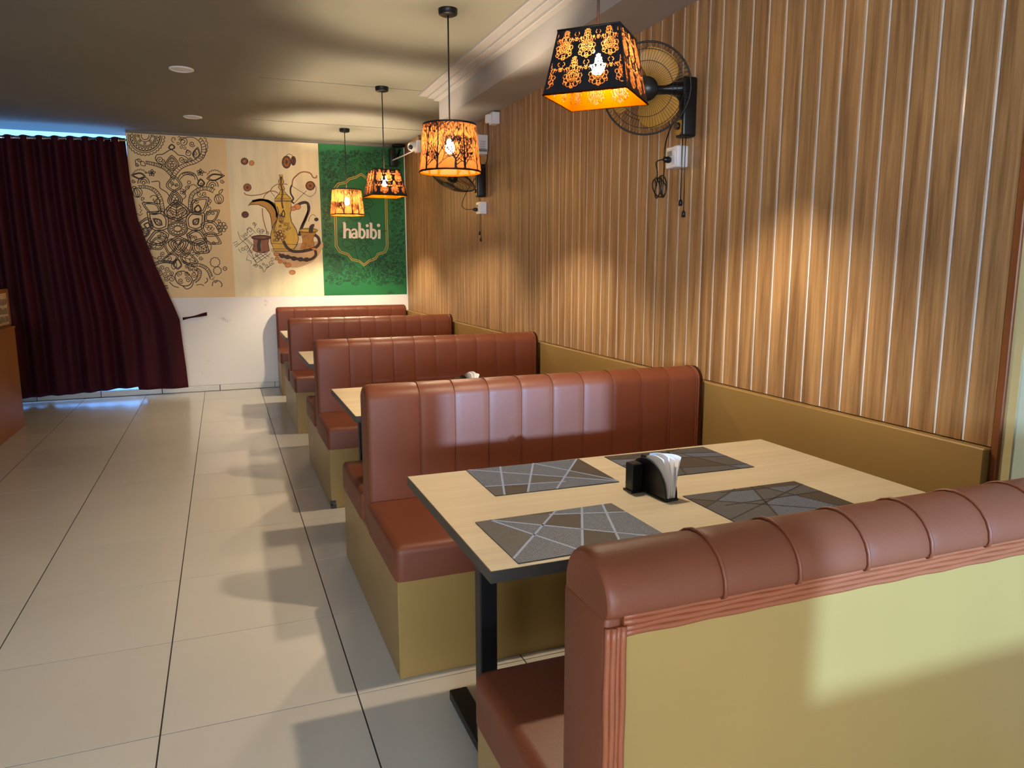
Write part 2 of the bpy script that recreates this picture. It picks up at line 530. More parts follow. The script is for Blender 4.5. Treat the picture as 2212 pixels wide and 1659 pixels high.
def seat_pad(parent, x0, x1, y0, y1, z0, z1):
    bm = bmesh.new()
    bmesh.ops.create_cube(bm, size=1)
    for q in bm.verts:
        q.co = Vector(((x0 + x1) / 2 + q.co.x * (x1 - x0), (y0 + y1) / 2 + q.co.y * (y1 - y0), (z0 + z1) / 2 + q.co.z * (z1 - z0)))
    bmesh.ops.bevel(bm, geom=[e for e in bm.edges if (e.verts[0].co.z + e.verts[1].co.z) / 2 > z0 + .01], offset=.028, segments=4, profile=.55, affect='EDGES')
    me = bpy.data.meshes.new('seat'); bm.to_mesh(me); bm.free()
    for p in me.polygons: p.use_smooth = True
    me.materials.append(MATS['vinyl'])
    try:
        me.set_sharp_from_angle(angle=math.radians(50))
    except Exception:
        pass
    return link('seat', me, parent)

ZSEAT0, ZSEAT1, ZTOP = .362, .482, .945
SEAMS = [.222 + .147 * i for i in range(10)]

def double_bench(loc, label, depth=1.19, length=1.595):
    b = thing('booth_bench', label, 'bench', loc, 0, 'double sided booth benches')
    h = depth / 2
    base = MB().box(0, length, -h, h, 0, ZSEAT0 - .004, b=.004).build('base', 'mustard_paint', b)
    t = .075
    seat_pad(b, -.006, length, -h - .006, -t + .004, ZSEAT0 - .004, ZSEAT1)
    seat_pad(b, -.006, length, t - .004, h + .006, ZSEAT0 - .004, ZSEAT1)
    make_back(b, .004, length - .03, back_profile(-t, t, ZSEAT0 - .03, ZTOP), SEAMS)
    return b

d1 = double_bench((.492, 2.936, 0), 'double-sided brown vinyl booth bench behind the table with four placemats')
d2 = copy_tree(d1); d2.location = (.52, 4.88, 0); d2.scale = (.98, 1, 1)
d2['label'] = 'double-sided brown vinyl booth bench with scuffed base corner in the middle of the row'
d3 = copy_tree(d1); d3.location = (.522, 6.98, 0); d3.scale = (.978, 1, 1)
d3['label'] = 'double-sided brown vinyl booth bench second from the back wall'
# scuff at the base corner of the middle bench
for ch in [q for q in bpy.data.objects if q.parent == d2 and q.name.startswith('base')]:
    sc = MB()
    sc.box(-.0015, .03, -.598, -.58, .0, .028); sc.box(-.0015, .012, -.598, -.55, .02, .045)
    sc.box(0.0, .028, -.5965, -.59, .03, .05)
    sc.build('scuff', 'edge_band', ch)

lb = thing('booth_bench', 'single brown vinyl booth bench standing against the mural wall', 'bench', (.548, 9.02, 0))
MB().box(0, 1.535, -.64, -.01, 0, ZSEAT0 - .004, b=.004).build('base', 'mustard_paint', lb)
seat_pad(lb, -.006, 1.535, -.646, -.13, ZSEAT0 - .004, ZSEAT1)
make_back(lb, .004, 1.52, back_profile(-.15, -.01, ZSEAT0 - .03, ZTOP), [.20 + .142 * i for i in range(9)])

fb = thing('booth_bench', 'single brown vinyl booth bench showing its mustard painted rear panel', 'bench', (.498, 0, 0))
L = 1.575
MB().box(.0, L, .93, 1.515, 0, ZSEAT0 - .004, b=.004).build('base', 'mustard_paint', fb)
seat_pad(fb, -.006, L, 1.035, 1.525, ZSEAT0 - .004, ZSEAT1)
prof = []
ZT = .985
# section drawn from the front (seat side) over the roll to the rear lip
prof = [(1.048, ZSEAT0 - .03), (1.047, .6), (1.046, .75), (1.045, .86)]
for a in range(0, 13):
    an = PI * a / 12
    prof.append((.968 + .077 * math.cos(an), .912 + .073 * math.sin(an)))
prof += [(.893, .904), (.90, .900)]
prof = [(q[0], q[1]) for q in prof]
def rear_back(parent):
    # flip so that the front is first and the outward normal stays outside
    n = len(prof)
    seams = [.205 + .147 * i for i in range(10)]
    st = [(0.0, .007), (.003, .003), (.009, .0006), (.02, 0)]
    for s in seams: st += [(s - .03, 0), (s - .008, .001), (s, .003), (s + .008, .001), (s + .03, 0)]
    st += [(L - .02, 0), (L, .015)]
    vs_ = []
    for x, d in st:
        for i, (py, pz) in enumerate(prof):
            c = (.968, max(min(pz, .905), .3))
            nn = Vector((py - c[0], pz - c[1])); nn.normalize()
            vs_.append((x, py - nn.x * d, pz - nn.y * d))
    fs = [((i + 1) * n + j, i * n + j, i * n + j + 1, (i + 1) * n + j + 1) for i in range(len(st) - 1) for j in range(n - 1)]
    m = MB().add(vs_, fs, 0, True)
    b = m.build('backrest', 'vinyl', parent)
    for s in seams:
        MB().tube([(s, py, pz) for py, pz in prof], .0036, 6).build('seam_piping', 'vinyl', b)
    # upholstered end: closed roll end above, padded board below
    e = MB()
    e.add(vs_[:n], [tuple(range(n))])
    e.box(-.001, .03, .904, 1.046, .02, .90, b=.008)
    e.build('end_cap', 'vinyl', b)
    return b
rear_back(fb)
MB().box(.03, L, .909, 1.03, .0, .90).build('rear_panel', 'mustard_paint', fb)
# gathered vinyl strip under the roll and down the corner
g = MB()
for i, z in enumerate((.897, .888, .879, .870)):
    g.tube([(.03 + .02 * q, .906 - .0006 * math.sin(q * .9 + i), z + .0007 * math.sin(q * 1.1 + i * 2)) for q in range(0, 77)], .0058, 6)
g.build('gathered_trim', 'vinyl_trim', fb)
g = MB()
for i, x in enumerate((.004, .0125, .021, .0295)):
    g.tube([(x + .0006 * math.sin(q * .8 + i), .9035 - .0022 * (i % 2), .885 - .02 * q) for q in range(0, 44)], .0056, 6)
g.build('gathered_trim', 'vinyl_trim', fb)

# ------------------------------------------------------------------ tables
def make_table(loc, label, ly=0.0, fh=.29):
    t = thing('table', label, 'table', loc, 0, 'booth tables with pale laminate tops')
    MB().box(0, 1.4, -.4, .4, .722, .745).build('tabletop', 'table_laminate', t)
    e = MB()
    e.box(-.0025, 1.4025, -.4025, -.4, .716, .7445); e.box(-.0025, 1.4025, .4, .4025, .716, .7445)
    e.box(-.0025, 0, -.4, .4, .716, .7445); e.box(1.4, 1.4025, -.4, .4, .716, .7445)
    e.build('edge_band', 'edge_band', t)
    fr = MB()
    fr.box(.10, 1.30, -.30, -.26, .674, .718); fr.box(.10, 1.30, .26, .30, .674, .718)
    fr.box(.10, .15, -.30, .30, .69, .7185); fr.box(1.25, 1.30, -.30, .30, .69, .7185)
    fr.build('under_frame', 'black_metal', t)
    for x in (.125, 1.275):
        lg = MB().box(x - .025, x + .025, ly - .025, ly + .025, .04, .70, b=.003).build('leg', 'black_metal', t)
        MB().box(x - .03, x + .03, ly - fh, ly + fh, .008, .042, b=.003).build('foot', 'black_metal', lg)
        for yy in (ly - fh + .02, ly + fh - .02): MB().cyl((x, yy), .014, 0, .01, 10).build('glide', 'black_plastic', lg)
    return t
t1 = make_table((.519, 1.867, 0), 'pale table set with four grey placemats and napkin holder')
for xx, yy, lab in ((.525, 3.70, 'pale table lit yellow beneath the round tree-pattern lamp, napkins on it'),
                    (.525, 5.62, 'bare pale table just beyond the middle bench of the row'),
                    (.528, 7.64, 'bare pale table next to the bench on the mural wall')):
    if yy < 4: t2 = make_table((xx, yy, 0), lab, .16, .2)
    else:
        o = copy_tree(t2); o.location = (xx, yy, 0); o['label'] = lab
ZT0 = .745

# ------------------------------------------------------------------ placemats
def make_placemat(cx, cy, rz, lines, pale, label, seed):
    W, H = .41, .295
    bm = bmesh.new()
    vs_ = [bm.verts.new((x, y, .0022)) for x, y in ((-W / 2, -H / 2), (W / 2, -H / 2), (W / 2, H / 2), (-W / 2, H / 2))]
    bm.faces.new(vs_)
    rib = MB()
    for (a, b_) in lines:
        p = Vector(((a[0] - .5) * W, (a[1] - .5) * H, 0)); q = Vector(((b_[0] - .5) * W, (b_[1] - .5) * H, 0))
        d = (q - p).normalized(); n = Vector((-d.y, d.x, 0))
        bmesh.ops.bisect_plane(bm, geom=list(bm.verts) + list(bm.edges) + list(bm.faces), plane_co=p, plane_no=n)
        wd = .0062 if pale else .0056
        rib.add([p - n * wd / 2 + Vector((0, 0, .0026)), p + n * wd / 2 + Vector((0, 0, .0026)), q + n * wd / 2 + Vector((0, 0, .0026)), q - n * wd / 2 + Vector((0, 0, .0026)),
                 p - n * wd / 2 + Vector((0, 0, .002)), p + n * wd / 2 + Vector((0, 0, .002)), q + n * wd / 2 + Vector((0, 0, .002)), q - n * wd / 2 + Vector((0, 0, .002))],
                [(3, 2, 1, 0), (0, 1, 5, 4), (1, 2, 6, 5), (2, 3, 7, 6), (3, 0, 4, 7)])
    me = bpy.data.meshes.new('placemat')
    R_ = random.Random(seed)
    for f in bm.faces: f.material_index = R_.choice((0, 0, 0, 1, 2) if pale else (0, 2, 2, 1))
    # body underneath
    r = bmesh.ops.create_cube(bm, size=1)
    for v in r['verts']: v.co = Vector((v.co.x * W, v.co.y * H, .0011 + v.co.z * .0021))
    for f in bm.faces:
        if all(v in r['verts'] for v in f.verts): f.material_index = 1
    bm.to_mesh(me); bm.free()
    for m in ('mat_weave', 'mat_plain', 'mat_weave_fine'): me.materials.append(MATS[m])
    t = thing('placemat', label, 'placemat', (cx, cy, ZT0 + .0003), rz, 'woven grey placemats')
    link('mat', me, t)
    rib.build('line_print', 'mat_line_daylit' if pale else 'mat_line_dark', t)

la = [((.1, 1), (1, 0)), ((.1, 1), (.42, 0)), ((.57, 1), (0, .1)), ((.77, 1), (.4, 0)), ((.93, 1), (.66, 0)), ((.5, .93), (1, .72))]
lb_ = [((.02, 1), (1, .02)), ((.29, 1), (.07, 0)), ((.58, 1), (.25, 0)), ((.98, 1), (.48, 0)), ((.58, 1), (1, .05)), ((0, .33), (.62, .2))]
lc = [((.62, 1), (.35, 0)), ((.62, 1), (.86, 0)), ((0, .55), (.75, 1)), ((0, .85), (1, .5)), ((.1, .2), (.6, .9)), ((0, .35), (1, .12)), ((.25, .95), (1, .7))]
ld = [((.6, 1), (.28, 0)), ((.66, 1), (.92, 0)), ((0, .62), (.45, 1)), ((0, .9), (.8, .1)), ((.15, .6), (1, .62)), ((0, .25), (1, .88)), ((.3, .95), (.7, .9))]
make_placemat(.918, 2.112, math.radians(-1), lb_, True, 'grey woven placemat with lines painted pale as if daylit, beside the bench back, at the aisle end', 2)
make_placemat(.792, 1.632, math.radians(1), la, True, 'grey woven placemat with lines painted pale as if daylit, beside the front bench, at the aisle end', 5)
make_placemat(1.425, 2.098, math.radians(-1), lc, False, 'dark brown-grey placemat behind the napkin holder', 9)
make_placemat(1.427, 1.617, math.radians(0), ld, False, 'dark brown-grey placemat in front of the wainscot by the front bench', 12)

# ------------------------------------------------------------------ napkin holder + napkins
def napkin_set(loc, rz, lab, nlab, glab, n=4):
    h = thing('napkin_holder', 'black plastic napkin holder with side boxes ' + lab, 'napkin holder', loc, rz, None)
    MB().box(-.026, .022, -.105, .105, 0, .006, b=.002).build('tray', 'black_plastic', h)
    for x in (-.022, .016):
        pr = [(-.10 * math.cos(PI * a / 20), .006 + .098 * math.sin(PI * a / 20)) for a in range(21)]
        m = MB(); N = len(pr)
        m.add([(x, y, z) for y, z in pr] + [(x + .004, y, z) for y, z in pr],
              [tuple(range(N)), tuple(reversed(range(N, 2 * N)))] + [((i + 1) % N, i, N + i, N + (i + 1) % N) for i in range(N)])
        m.build('side_plate', 'black_plastic', h)
    bx = MB()
    bx.box(-.064, -.026, .008, .046, .004, .088, b=.003)
    bx.box(-.068, -.024, .004, .05, 0, .006)
    bx.build('spice_box', 'black_plastic', h)
    bx = MB()
    bx.box(.024, .062, .06, .098, .004, .09, b=.003); bx.box(.022, .066, .056, .102, 0, .006)
    bx.build('spice_box', 'black_plastic', h)
    for i in range(n):
        # folded napkins standing up and fanning out of the near end
        f = (i - (n - 1) / 2)
        x0 = -.004 + f * .0068
        lean = .008 * f + .012
        g = MB(); rows = 9; colsn = 8
        grid = []
        for r in range(rows):
            v = r / (rows - 1)
            z = .008 + v * (.112 + .006 * math.sin(i * 2.1))
            for c in range(colsn):
                u = c / (colsn - 1)
                ya = -.102 + .03 * v - .012 * math.sin(v * PI) ; yb = .06 - .05 * v
                yy = ya + (yb - ya) * u
                zz = z - (.02 * (u - .3) ** 2 * v if u > .3 else .035 * (u - .3) ** 2 * v)
                xx = x0 + lean * v * v * (1 - .5 * u) * 1.6 + .0022 * math.sin(5 * u + 4 * v + i)
                grid.append((xx, yy, zz))
        fs = [(r * colsn + c, r * colsn + c + 1, (r + 1) * colsn + c + 1, (r + 1) * colsn + c) for r in range(rows - 1) for c in range(colsn - 1)]
        K = len(grid)
        th = .0042
        g.add(grid + [(x + th, y, z) for x, y, z in grid], [tuple(reversed(q)) for q in fs] + [tuple(a + K for a in q) for q in fs], 0, True)
        edge = [c for c in range(colsn)] + [r * colsn + colsn - 1 for r in range(1, rows)] + [(rows - 1) * colsn + c for c in range(colsn - 2, -1, -1)] + [r * colsn for r in range(rows - 2, 0, -1)]
        g.add(grid + [(x + th, y, z) for x, y, z in grid], [(edge[a], edge[(a + 1) % len(edge)], K + edge[(a + 1) % len(edge)], K + edge[a]) for a in range(len(edge))], 0, True)
        o = g.build('napkin', 'paper'); o.location = loc; o.rotation_euler = (0, 0, rz)
        tag(o, nlab, 'napkin', glab)

napkin_set((1.163, 1.842, ZT0 + .0005), math.radians(3), 'among four placemats', 'white folded paper napkin fanned in the holder among placemats', 'napkins in the placemat table holder')
napkin_set((1.17, 3.66, ZT0 + .0005), math.radians(3), 'half hidden behind the first bench back', 'white folded paper napkin peeking over the first bench back', 'napkins on the second table', 3)

# ------------------------------------------------------------------ pendant lamps
def seg_mask(shape, segs, ext, asp):
    """raster of line segments: shape (nv,nu); ext = real width, height; segs = [(x0,y0,x1,y1,w0,w1)] in real units"""
    nv, nu = shape
    W, H = ext
    X = (np.arange(nu) + .5) / nu * W; Y = (np.arange(nv) + .5) / nv * H
    M = np.zeros(shape, bool)
    for x0, y0, x1, y1, w0, w1 in segs:
        wm = max(w0, w1) / 2 + .001
        i0 = max(0, int((min(x0, x1) - wm) / W * nu) - 1); i1 = min(nu, int((max(x0, x1) + wm) / W * nu) + 2)
        j0 = max(0, int((min(y0, y1) - wm) / H * nv) - 1); j1 = min(nv, int((max(y0, y1) + wm) / H * nv) + 2)
        if i1 <= i0 or j1 <= j0: continue
        gx = X[None, i0:i1]; gy = Y[j0:j1, None]
        dx = x1 - x0; dy = y1 - y0; L2 = dx * dx + dy * dy + 1e-12
        t = np.clip(((gx - x0) * dx + (gy - y0) * dy) / L2, 0, 1)
        d2 = (gx - x0 - t * dx) ** 2 + (gy - y0 - t * dy) ** 2
        wv = (w0 + (w1 - w0) * t) / 2
        M[j0:j1, i0:i1] |= d2 <= wv * wv
    return M

def arc(cx, cy, r, a0, a1, w, ry=None, n=10):
    ry = r if ry is None else ry
    P = [(cx + r * math.cos(math.radians(a0 + (a1 - a0) * i / n)), cy + ry * math.sin(math.radians(a0 + (a1 - a0) * i / n))) for i in range(n + 1)]
    return [(P[i][0], P[i][1], P[i + 1][0], P[i + 1][1], w, w) for i in range(n)]

def damask_motif(cx, cy, s):
    """pendant flower: rosette, scroll collar, crown on top, drop at the foot"""
    w = .0026 * s / .08
    o = []
    u = s / 100.0
    def A(x, y, r, a0, a1, k=1.0, ry=None, n=10):
        o.extend(arc(cx + x * u, cy + y * u, r * u, a0, a1, w * k, None if ry is None else ry * u, n))
        if abs(x) > .5: o.extend(arc(cx - x * u, cy + y * u, r * u, 180 - a0, 180 - a1, w * k, None if ry is None else ry * u, n))
    A(0, -8, 6, 0, 360); A(0, -8, 12, 0, 360, .9)
    for k in range(10):
        a = 2 * PI * k / 10
        o.extend(arc(cx + 18 * u * math.cos(a), cy + (-8 + 18 * math.sin(a)) * u, 4.2 * u, 0, 360, w * .8, None, 6))
    A(0, -8, 25, -60, 240, .9)
    A(24, -24, 9, -200, 120); A(30, -8, 8, -150, 150); A(14, -40, 9, -240, 60); A(28, -34, 7, -160, 130, .9)
    A(0, -46, 8, 0, 360, 1.0, 10); A(0, -48, 3, 0, 360)
    A(12, 24, 8, -60, 220); A(22, 20, 7, -120, 160); A(30, 24, 4, 0, 360, .9)
    for yy, rr in ((30, 5), (40, 7), (50, 6), (59, 4)): A(0, yy, rr, 0, 360, 1.2)
    A(9, 38, 6, -120, 120, .9); A(8, 50, 5, -120, 140, .9); A(5, 62, 3.4, -60, 200, .9)
    A(0, 66, 2, 0, 360)
    A(36, 10, 11, 60, 200, .7)
    # garland towards the neighbour
    A(52, 10, 16, 95, 175, .6); A(52, 30, 5, 200, 340, 1.0); A(47, 42, 7, 100, 260, .9); A(52, 18, 4, 0, 360, .9)
    return o

def damask_masks(nu, nv, W, H):
    segs = []
    s = H * .395
    for k in (-.02, .33, .66, .99): segs += damask_motif(W * (.01 + k), H * .29, s)
    for k in (.17, .5, .83): segs += damask_motif(W * k, H * .74, s)
    M = seg_mask((nv, nu), segs, (W, H), 1)
    eu = int(nu * .03); M[:, :eu] = False; M[:, -eu:] = False
    ev = int(nv * .05); M[:ev] = False; M[-ev // 2:] = False
    return M

def square_shade(parent):
    nu, nv = 176, 112
    zb, zt = 0.0, .207
    db, dt = .202, .149            # half diagonals
    M = damask_masks(nu, nv, .27, .22)
    for nm, inset, mats in (('shade', 0.0, ['shade_black', 'amber_film']), ('shade_lining', .0025, ['shade_gold'])):
        vs_ = []; fs = []; mi = []
        for side in range(4):
            a0 = -PI / 2 + side * PI / 2; a1 = a0 + PI / 2
            k0 = len(vs_)
            for j in range(nv + 1):
                v = j / nv; d = db + (dt - db) * v - inset * 1.4
                p0 = Vector((math.cos(a0) * d, math.sin(a0) * d, zb + (zt - zb) * v)); p1 = Vector((math.cos(a1) * d, math.sin(a1) * d, zb + (zt - zb) * v))
                for i in range(nu + 1):
                    vs_.append(tuple(p0.lerp(p1, i / nu)))
            for j in range(nv):
                for i in range(nu):
                    open_ = bool(M[j, i])
                    if nm == 'shade_lining' and open_: continue
                    a = k0 + j * (nu + 1) + i
                    fs.append((a, a + 1, a + nu + 2, a + nu + 1)); mi.append(1 if open_ else 0)
        m = MB(); m.v = vs_; m.f = fs; m.mi = mi; m.sm = [False] * len(fs)
        m.build(nm, mats, parent)
    for z, d, r in ((0, db, .003), (.207, dt, .0035)):
        MB().tube([(math.cos(-PI / 2 + k * PI / 2) * d, math.sin(-PI / 2 + k * PI / 2) * d, z) for k in range(4)], r, 6, closed=True).build('rim_wire', 'shade_black' if z else 'shade_gold', parent)

def tree_masks(nu, nv, W, H):
    R_ = random.Random(3)
    segs = []
    def grow(x, y, a, l, w, dpt):
        x1 = x + l * math.sin(a); y1 = y + l * math.cos(a)
        w1 = max(w * .74, .003)
        for off in (-W, 0, W):
            segs.append((x + off, y, x1 + off, y1, w, w1))
        if dpt <= 0 or y1 > H: return
        nb = 2 if R_.random() < .8 else 3
        for k in range(nb):
            da = R_.uniform(.22, .62) * (1 if (k % 2 == 0) else -1)
            if k == 2: da *= .2
            grow(x1, y1, a * .8 + da, l * R_.uniform(.72, .92), w1 * R_.uniform(.62, .8), dpt - 1)
    n = 13
    for i in range(n):
        x = W * (i + R_.uniform(.25, .75)) / n
        w = R_.uniform(.010, .015)
        hgt = R_.uniform(.035, .075)
        grow(x, 0, R_.uniform(-.03, .03), hgt, w, 5)
        y = .02
        for q in range(3):
            grow(x, y + q * .018, R_.choice((-1, 1)) * R_.uniform(.6, 1.0), R_.uniform(.025, .04), .0042, 3)
        if R_.random() < .75:
            segs.append((x, hgt, x + R_.uniform(-.01, .01), H, w * .7, .003))
    for i in range(260):     # canopy twigs
        x = R_.uniform(0, W); y = H * (1 - .62 * R_.random() ** 1.4); a = R_.uniform(-1.1, 1.1); l = R_.uniform(.012, .04)
        segs.append((x, y, x + l * math.sin(a), y + l * math.cos(a),   .0034, .0026))
    M = seg_mask((nv, nu), segs, (W, H), 1)
    M[:max(1, int(nv * .035))] = True; M[-max(1, int(nv * .03)):] = True
    return M

def drum_shade(parent):
    nu, nv = 420, 100
    rb, rt, H = .178, .152, .265
    B = tree_masks(nu, nv, 2 * PI * .165, H)
    for nm, inset, mats in (('shade', 0.0, ['shade_black', 'amber_film']), ('shade_lining', .0025, ['shade_gold'])):
        vs_ = []; fs = []; mi = []
        for j in range(nv + 1):
            v = j / nv; r = rb + (rt - rb) * v - inset
            for i in range(nu):
                a = 2 * PI * i / nu
                vs_.append((r * math.cos(a), r * math.sin(a), H * v))
        for j in range(nv):
            for i in range(nu):
                blk = bool(B[j, i])
                if nm == 'shade_lining' and not blk: continue
                fs.append((j * nu + i, j * nu + (i + 1) % nu, (j + 1) * nu + (i + 1) % nu, (j + 1) * nu + i)); mi.append(0 if blk else 1)
        m = MB(); m.v = vs_; m.f = fs; m.mi = mi; m.sm = [True] * len(fs)
        m.build(nm, mats, parent)
    for z, d in ((0, rb), (H, rt)):
        MB().tube([(math.cos(2 * PI * k / 48) * d, math.sin(2 * PI * k / 48) * d, z) for k in range(48)], .003, 6, closed=True).build('rim_wire', 'shade_black' if z else 'shade_gold', parent)

def pendant(loc, rz, label, kind):
    t = thing('pendant_lamp', label, 'lamp', loc, rz, 'pendant lamps over the tables')
    top = .207 if kind == 'square' else .265
    dz = ZC - loc[2]
    (square_shade if kind == 'square' else drum_shade)(t)
    MB().cyl((0, 0), .0045, top - .04, dz - .02, 8).build('cord', 'black_plastic', t)
    MB().lathe([(0, dz - .034), (.04, dz - .034), (.052, dz - .028), (.054, dz - .002), (.054, dz)], 28).build('ceiling_canopy', 'black_metal', t)
    sp = MB()
    rr = .1 if kind == 'square' else .15
    for k in range(4 if kind == 'square' else 3):
        a = -PI / 2 + k * 2 * PI / (4 if kind == 'square' else 3)
        sp.tube([(0, 0, top - .045), (math.cos(a) * (.146 if kind == 'square' else .15), math.sin(a) * (.146 if kind == 'square' else .15), top - .004)], .0022, 6)
    sp.build('spider_frame', 'black_metal', t)
    zb = .13 if kind == 'square' else .155
    MB().lathe([(0, top - .03), (.012, top - .03), (.019, top - .045), (.019, zb + .028), (.0, zb + .028)], 18).build('bulb_holder', 'black_plastic', t)
    b = MB().lathe([(.0, zb - .05), (.012, zb - .047), (.022, zb - .037), (.027, zb - .022), (.026, zb - .006), (.019, zb + .012), (.013, zb + .03)], 12)
    b.build('bulb', 'bulb_glow', t)
    return t

la_ = pendant((1.232, 2.366, 1.975), 0, 'black square pendant lamp with damask cut-outs in front of the near wall fan', 'square')
lb2_ = pendant((1.265, 4.24, 1.945), .4, 'drum pendant lamp with bare tree silhouettes beside the white switch boxes', 'drum')
q = copy_tree(la_); q.location = (1.285, 6.19, 1.975); q.rotation_euler = (0, 0, math.radians(-40))
q['label'] = 'black square pendant lamp with damask cut-outs in front of the green mural'
q = copy_tree(lb2_); q.location = (1.285, 8.15, 1.945); q.rotation_euler = (0, 0, 1.7)
q['label'] = 'drum pendant lamp with tree silhouettes hanging above the habibi lettering'
# a stronger bulb in the lamp by the murals
emit_mat('bulb_glow_strong', (1.0, 0.82, 0.56), BULB * 1.7)
for ch in [o for o in bpy.data.objects if o.parent == q and o.name.startswith('bulb') and not o.name.startswith('bulb_')]:
    ch.data = ch.data.copy(); ch.data.materials[0] = MATS['bulb_glow_strong']

# recessed ceiling discs
for x, y, lb2 in ((-.187, 6.15, 'white round ceiling downlight, switched off, farther from the curtain'), (-.174, 8.02, 'white round ceiling downlight, switched off, nearer the curtain and murals')):
    t = thing('downlight', lb2, 'downlight', (x, y, ZC), 0, 'ceiling downlights')
    MB().lathe([(.085, .002), (.085, -.006), (.074, -.010), (.068, -.006), (.068, -.004)], 32).build('bezel', 'white_plastic', t)
    MB().lathe([(.0, -.005), (.068, -.005)], 32).build('diffuser', 'white_plastic', t)

# ------------------------------------------------------------------ wall fans
def make_fan(base, head, axis, label, box_h=.27, knob_h=0.0):
    t = thing('wall_fan', label, 'fan', base, 0, 'black and gold wall fans')
    bx = Vector(base)
    MB().box(-.075, 0, -.035, .035, -box_h / 2, box_h / 2, b=.012).build('wall_box', 'black_plastic', t)
    MB().box(-.078, -.074, -.022, .022, -box_h / 2 + .018, -box_h / 2 + .075).build('switch_plate', 'fan_gold', t)
    k = MB().cyl((0, 0), .017, 0, .014, 14)
    k.xform(Matrix.Translation((-.078, 0, -box_h / 2 + .05)) @ Matrix.Rotation(-PI / 2, 4, 'Y'))
    k.build('switch_knob', 'black_plastic', t)
    h = Vector(head) - bx
    ax = Vector(axis).normalized()
    motor = h - ax * .11
    MB().tube([(-.03, 0, box_h / 2 - .06), (-.07, 0, box_h / 2 - .05), tuple((Vector((-.07, 0, box_h / 2 - .05)) + motor) / 2), tuple(motor)], [.03, .03, .026, .03], 12).build('arm', 'black_plastic', t)
    Q = ax.to_track_quat('Z', 'Y').to_matrix().to_4x4()
    M = Matrix.Translation(h) @ Q
    MB().lathe([(0, -.17), (.035, -.168), (.055, -.15), (.06, -.11), (.055, -.07), (.02, -.055), (0, -.055)], 24).xform(M).build('motor_housing', 'black_plastic', t)
    MB().lathe([(0, .005), (.03, .003), (.042, -.01), (.045, -.04), (.0, -.04)], 24).xform(M).build('hub', 'black_plastic', t)
    R = .20
    for nm, sgn in (('front_cage', 1), ('rear_cage', -1)):
        c = MB()
        z0 = -.02; dep = .06 * sgn
        def pt(a, r):
            s = r / R
            return (r * math.cos(a), r * math.sin(a), z0 + dep * (1 - s ** 3.2))
        nr = 72
        for q in range(nr):
            a = 2 * PI * q / nr
            c.tube([pt(a + .18 * (1 - r / R) * sgn, r) for r in (.05, .09, .13, .165, .188, .1985)] + ([(.206 * math.cos(a), .206 * math.sin(a), z0 - .012)] if sgn > 0 else []), .0009, 3, caps=False)
        for r in ((.052, .12, .17) if sgn > 0 else (.062, .14)):
            c.tube([pt(2 * PI * q / 40, r) for q in range(40)], .0013, 4, closed=True)
        c.xform(M).build(nm, 'black_metal', t)
    MB().tube([(R * math.cos(2 * PI * q / 64), R * math.sin(2 * PI * q / 64), -.02) for q in range(64)], .0042, 6, closed=True).xform(M).build('cage_ring', 'black_metal', t)
    MB().lathe([(0, .044), (.052, .042), (.054, .036), (0, .036)], 28).xform(M).build('cage_badge', 'black_plastic', t)
    for q in range(3):
        b = MB(); nr, na = 8, 8; vs_ = []
        for i in range(nr + 1):
            r = .036 + (.178 - .036) * i / nr
            hw = math.radians(32 + 16 * math.sin(PI * min(1, i / nr * 1.05)))
            if i == nr: hw *= .72
            for j in range(na + 1):
                u = j / na * 2 - 1
                a = hw * u + .25 * (i / nr)
                vs_.append((r * math.cos(a), r * math.sin(a), -.025 + .020 * u))
        n1 = na + 1
        fs = [(i * n1 + j, i * n1 + j + 1, (i + 1) * n1 + j + 1, (i + 1) * n1 + j) for i in range(nr) for j in range(na)]
        kk = len(vs_)
        vs2 = [(x, y, z - .002) for x, y, z in vs_]
        b.add(vs_ + vs2, fs + [tuple(reversed([a + kk for a in f])) for f in fs], 0, True)
        b.xform(M @ Matrix.Rotation(2 * PI * q / 3 + .87, 4, 'Z')).build('blade', 'fan_gold', t)
    for (yo, zl) in ((.012, -.42), (-.016, -.475)):
        c = MB().tube([(-.045, yo, -box_h / 2 + .005), (-.045, yo * .9, -box_h / 2 - .1), (-.044, yo, zl - box_h * 0)], .0022, 6)
        o = c.build('pull_cord', 'black_plastic', t)
        MB().lathe([(0, zl + .004), (.005, zl + .002), (.0095, zl - .008), (.0095, zl - .028), (0, zl - .03)], 12, 0, (-.044, yo)).build('cord_knob', 'black_plastic', o)
    return t

make_fan((XW, 3.09, 2.145), (1.868, 3.10, 2.215), (-.50, -.80, -.20), 'black wall fan with gold blades behind the front square lamp')
make_fan((XW, 6.09, 2.12), (1.79, 5.98, 2.095), (-.42, -.10, -.9), 'black wall fan tilted downward, half hidden by the tree-pattern drum lamp')

# sockets with plugs and leads
def socket(loc, s, label, cord):
    t = thing('power_socket', label, 'socket', loc, 0, 'surface mounted sockets')
    MB().box(-.062, 0, -s, s, -s, s, b=.004).build('socket_box', 'white_plastic', t)
    MB().box(-.066, -.061, -s * .72, s * .72, -s * .7, s * .7, b=.0015).build('face_plate', 'white_plastic', t)
    MB().box(-.071, -.065, -s * .2, s * .5, s * .1, s * .55, b=.001).build('rocker_switch', 'grey_plastic', t)
    p = MB().lathe([(0, 0), (.014, 0), (.016, .01), (.013, .03), (.006, .04), (0, .04)], 12)
    p.xform(Matrix.Translation((-.066, s * .1, -s * .25)) @ Matrix.Rotation(-PI / 2, 4, 'Y')).build('plug', 'black_plastic', t)
    MB().tube(ipol(cord, 5), .0032, 6).build('lead', 'black_plastic', t)
    return t
coil = [(-.105, .006, -.012), (-.115, .05, -.02), (-.085, .085, -.06)]
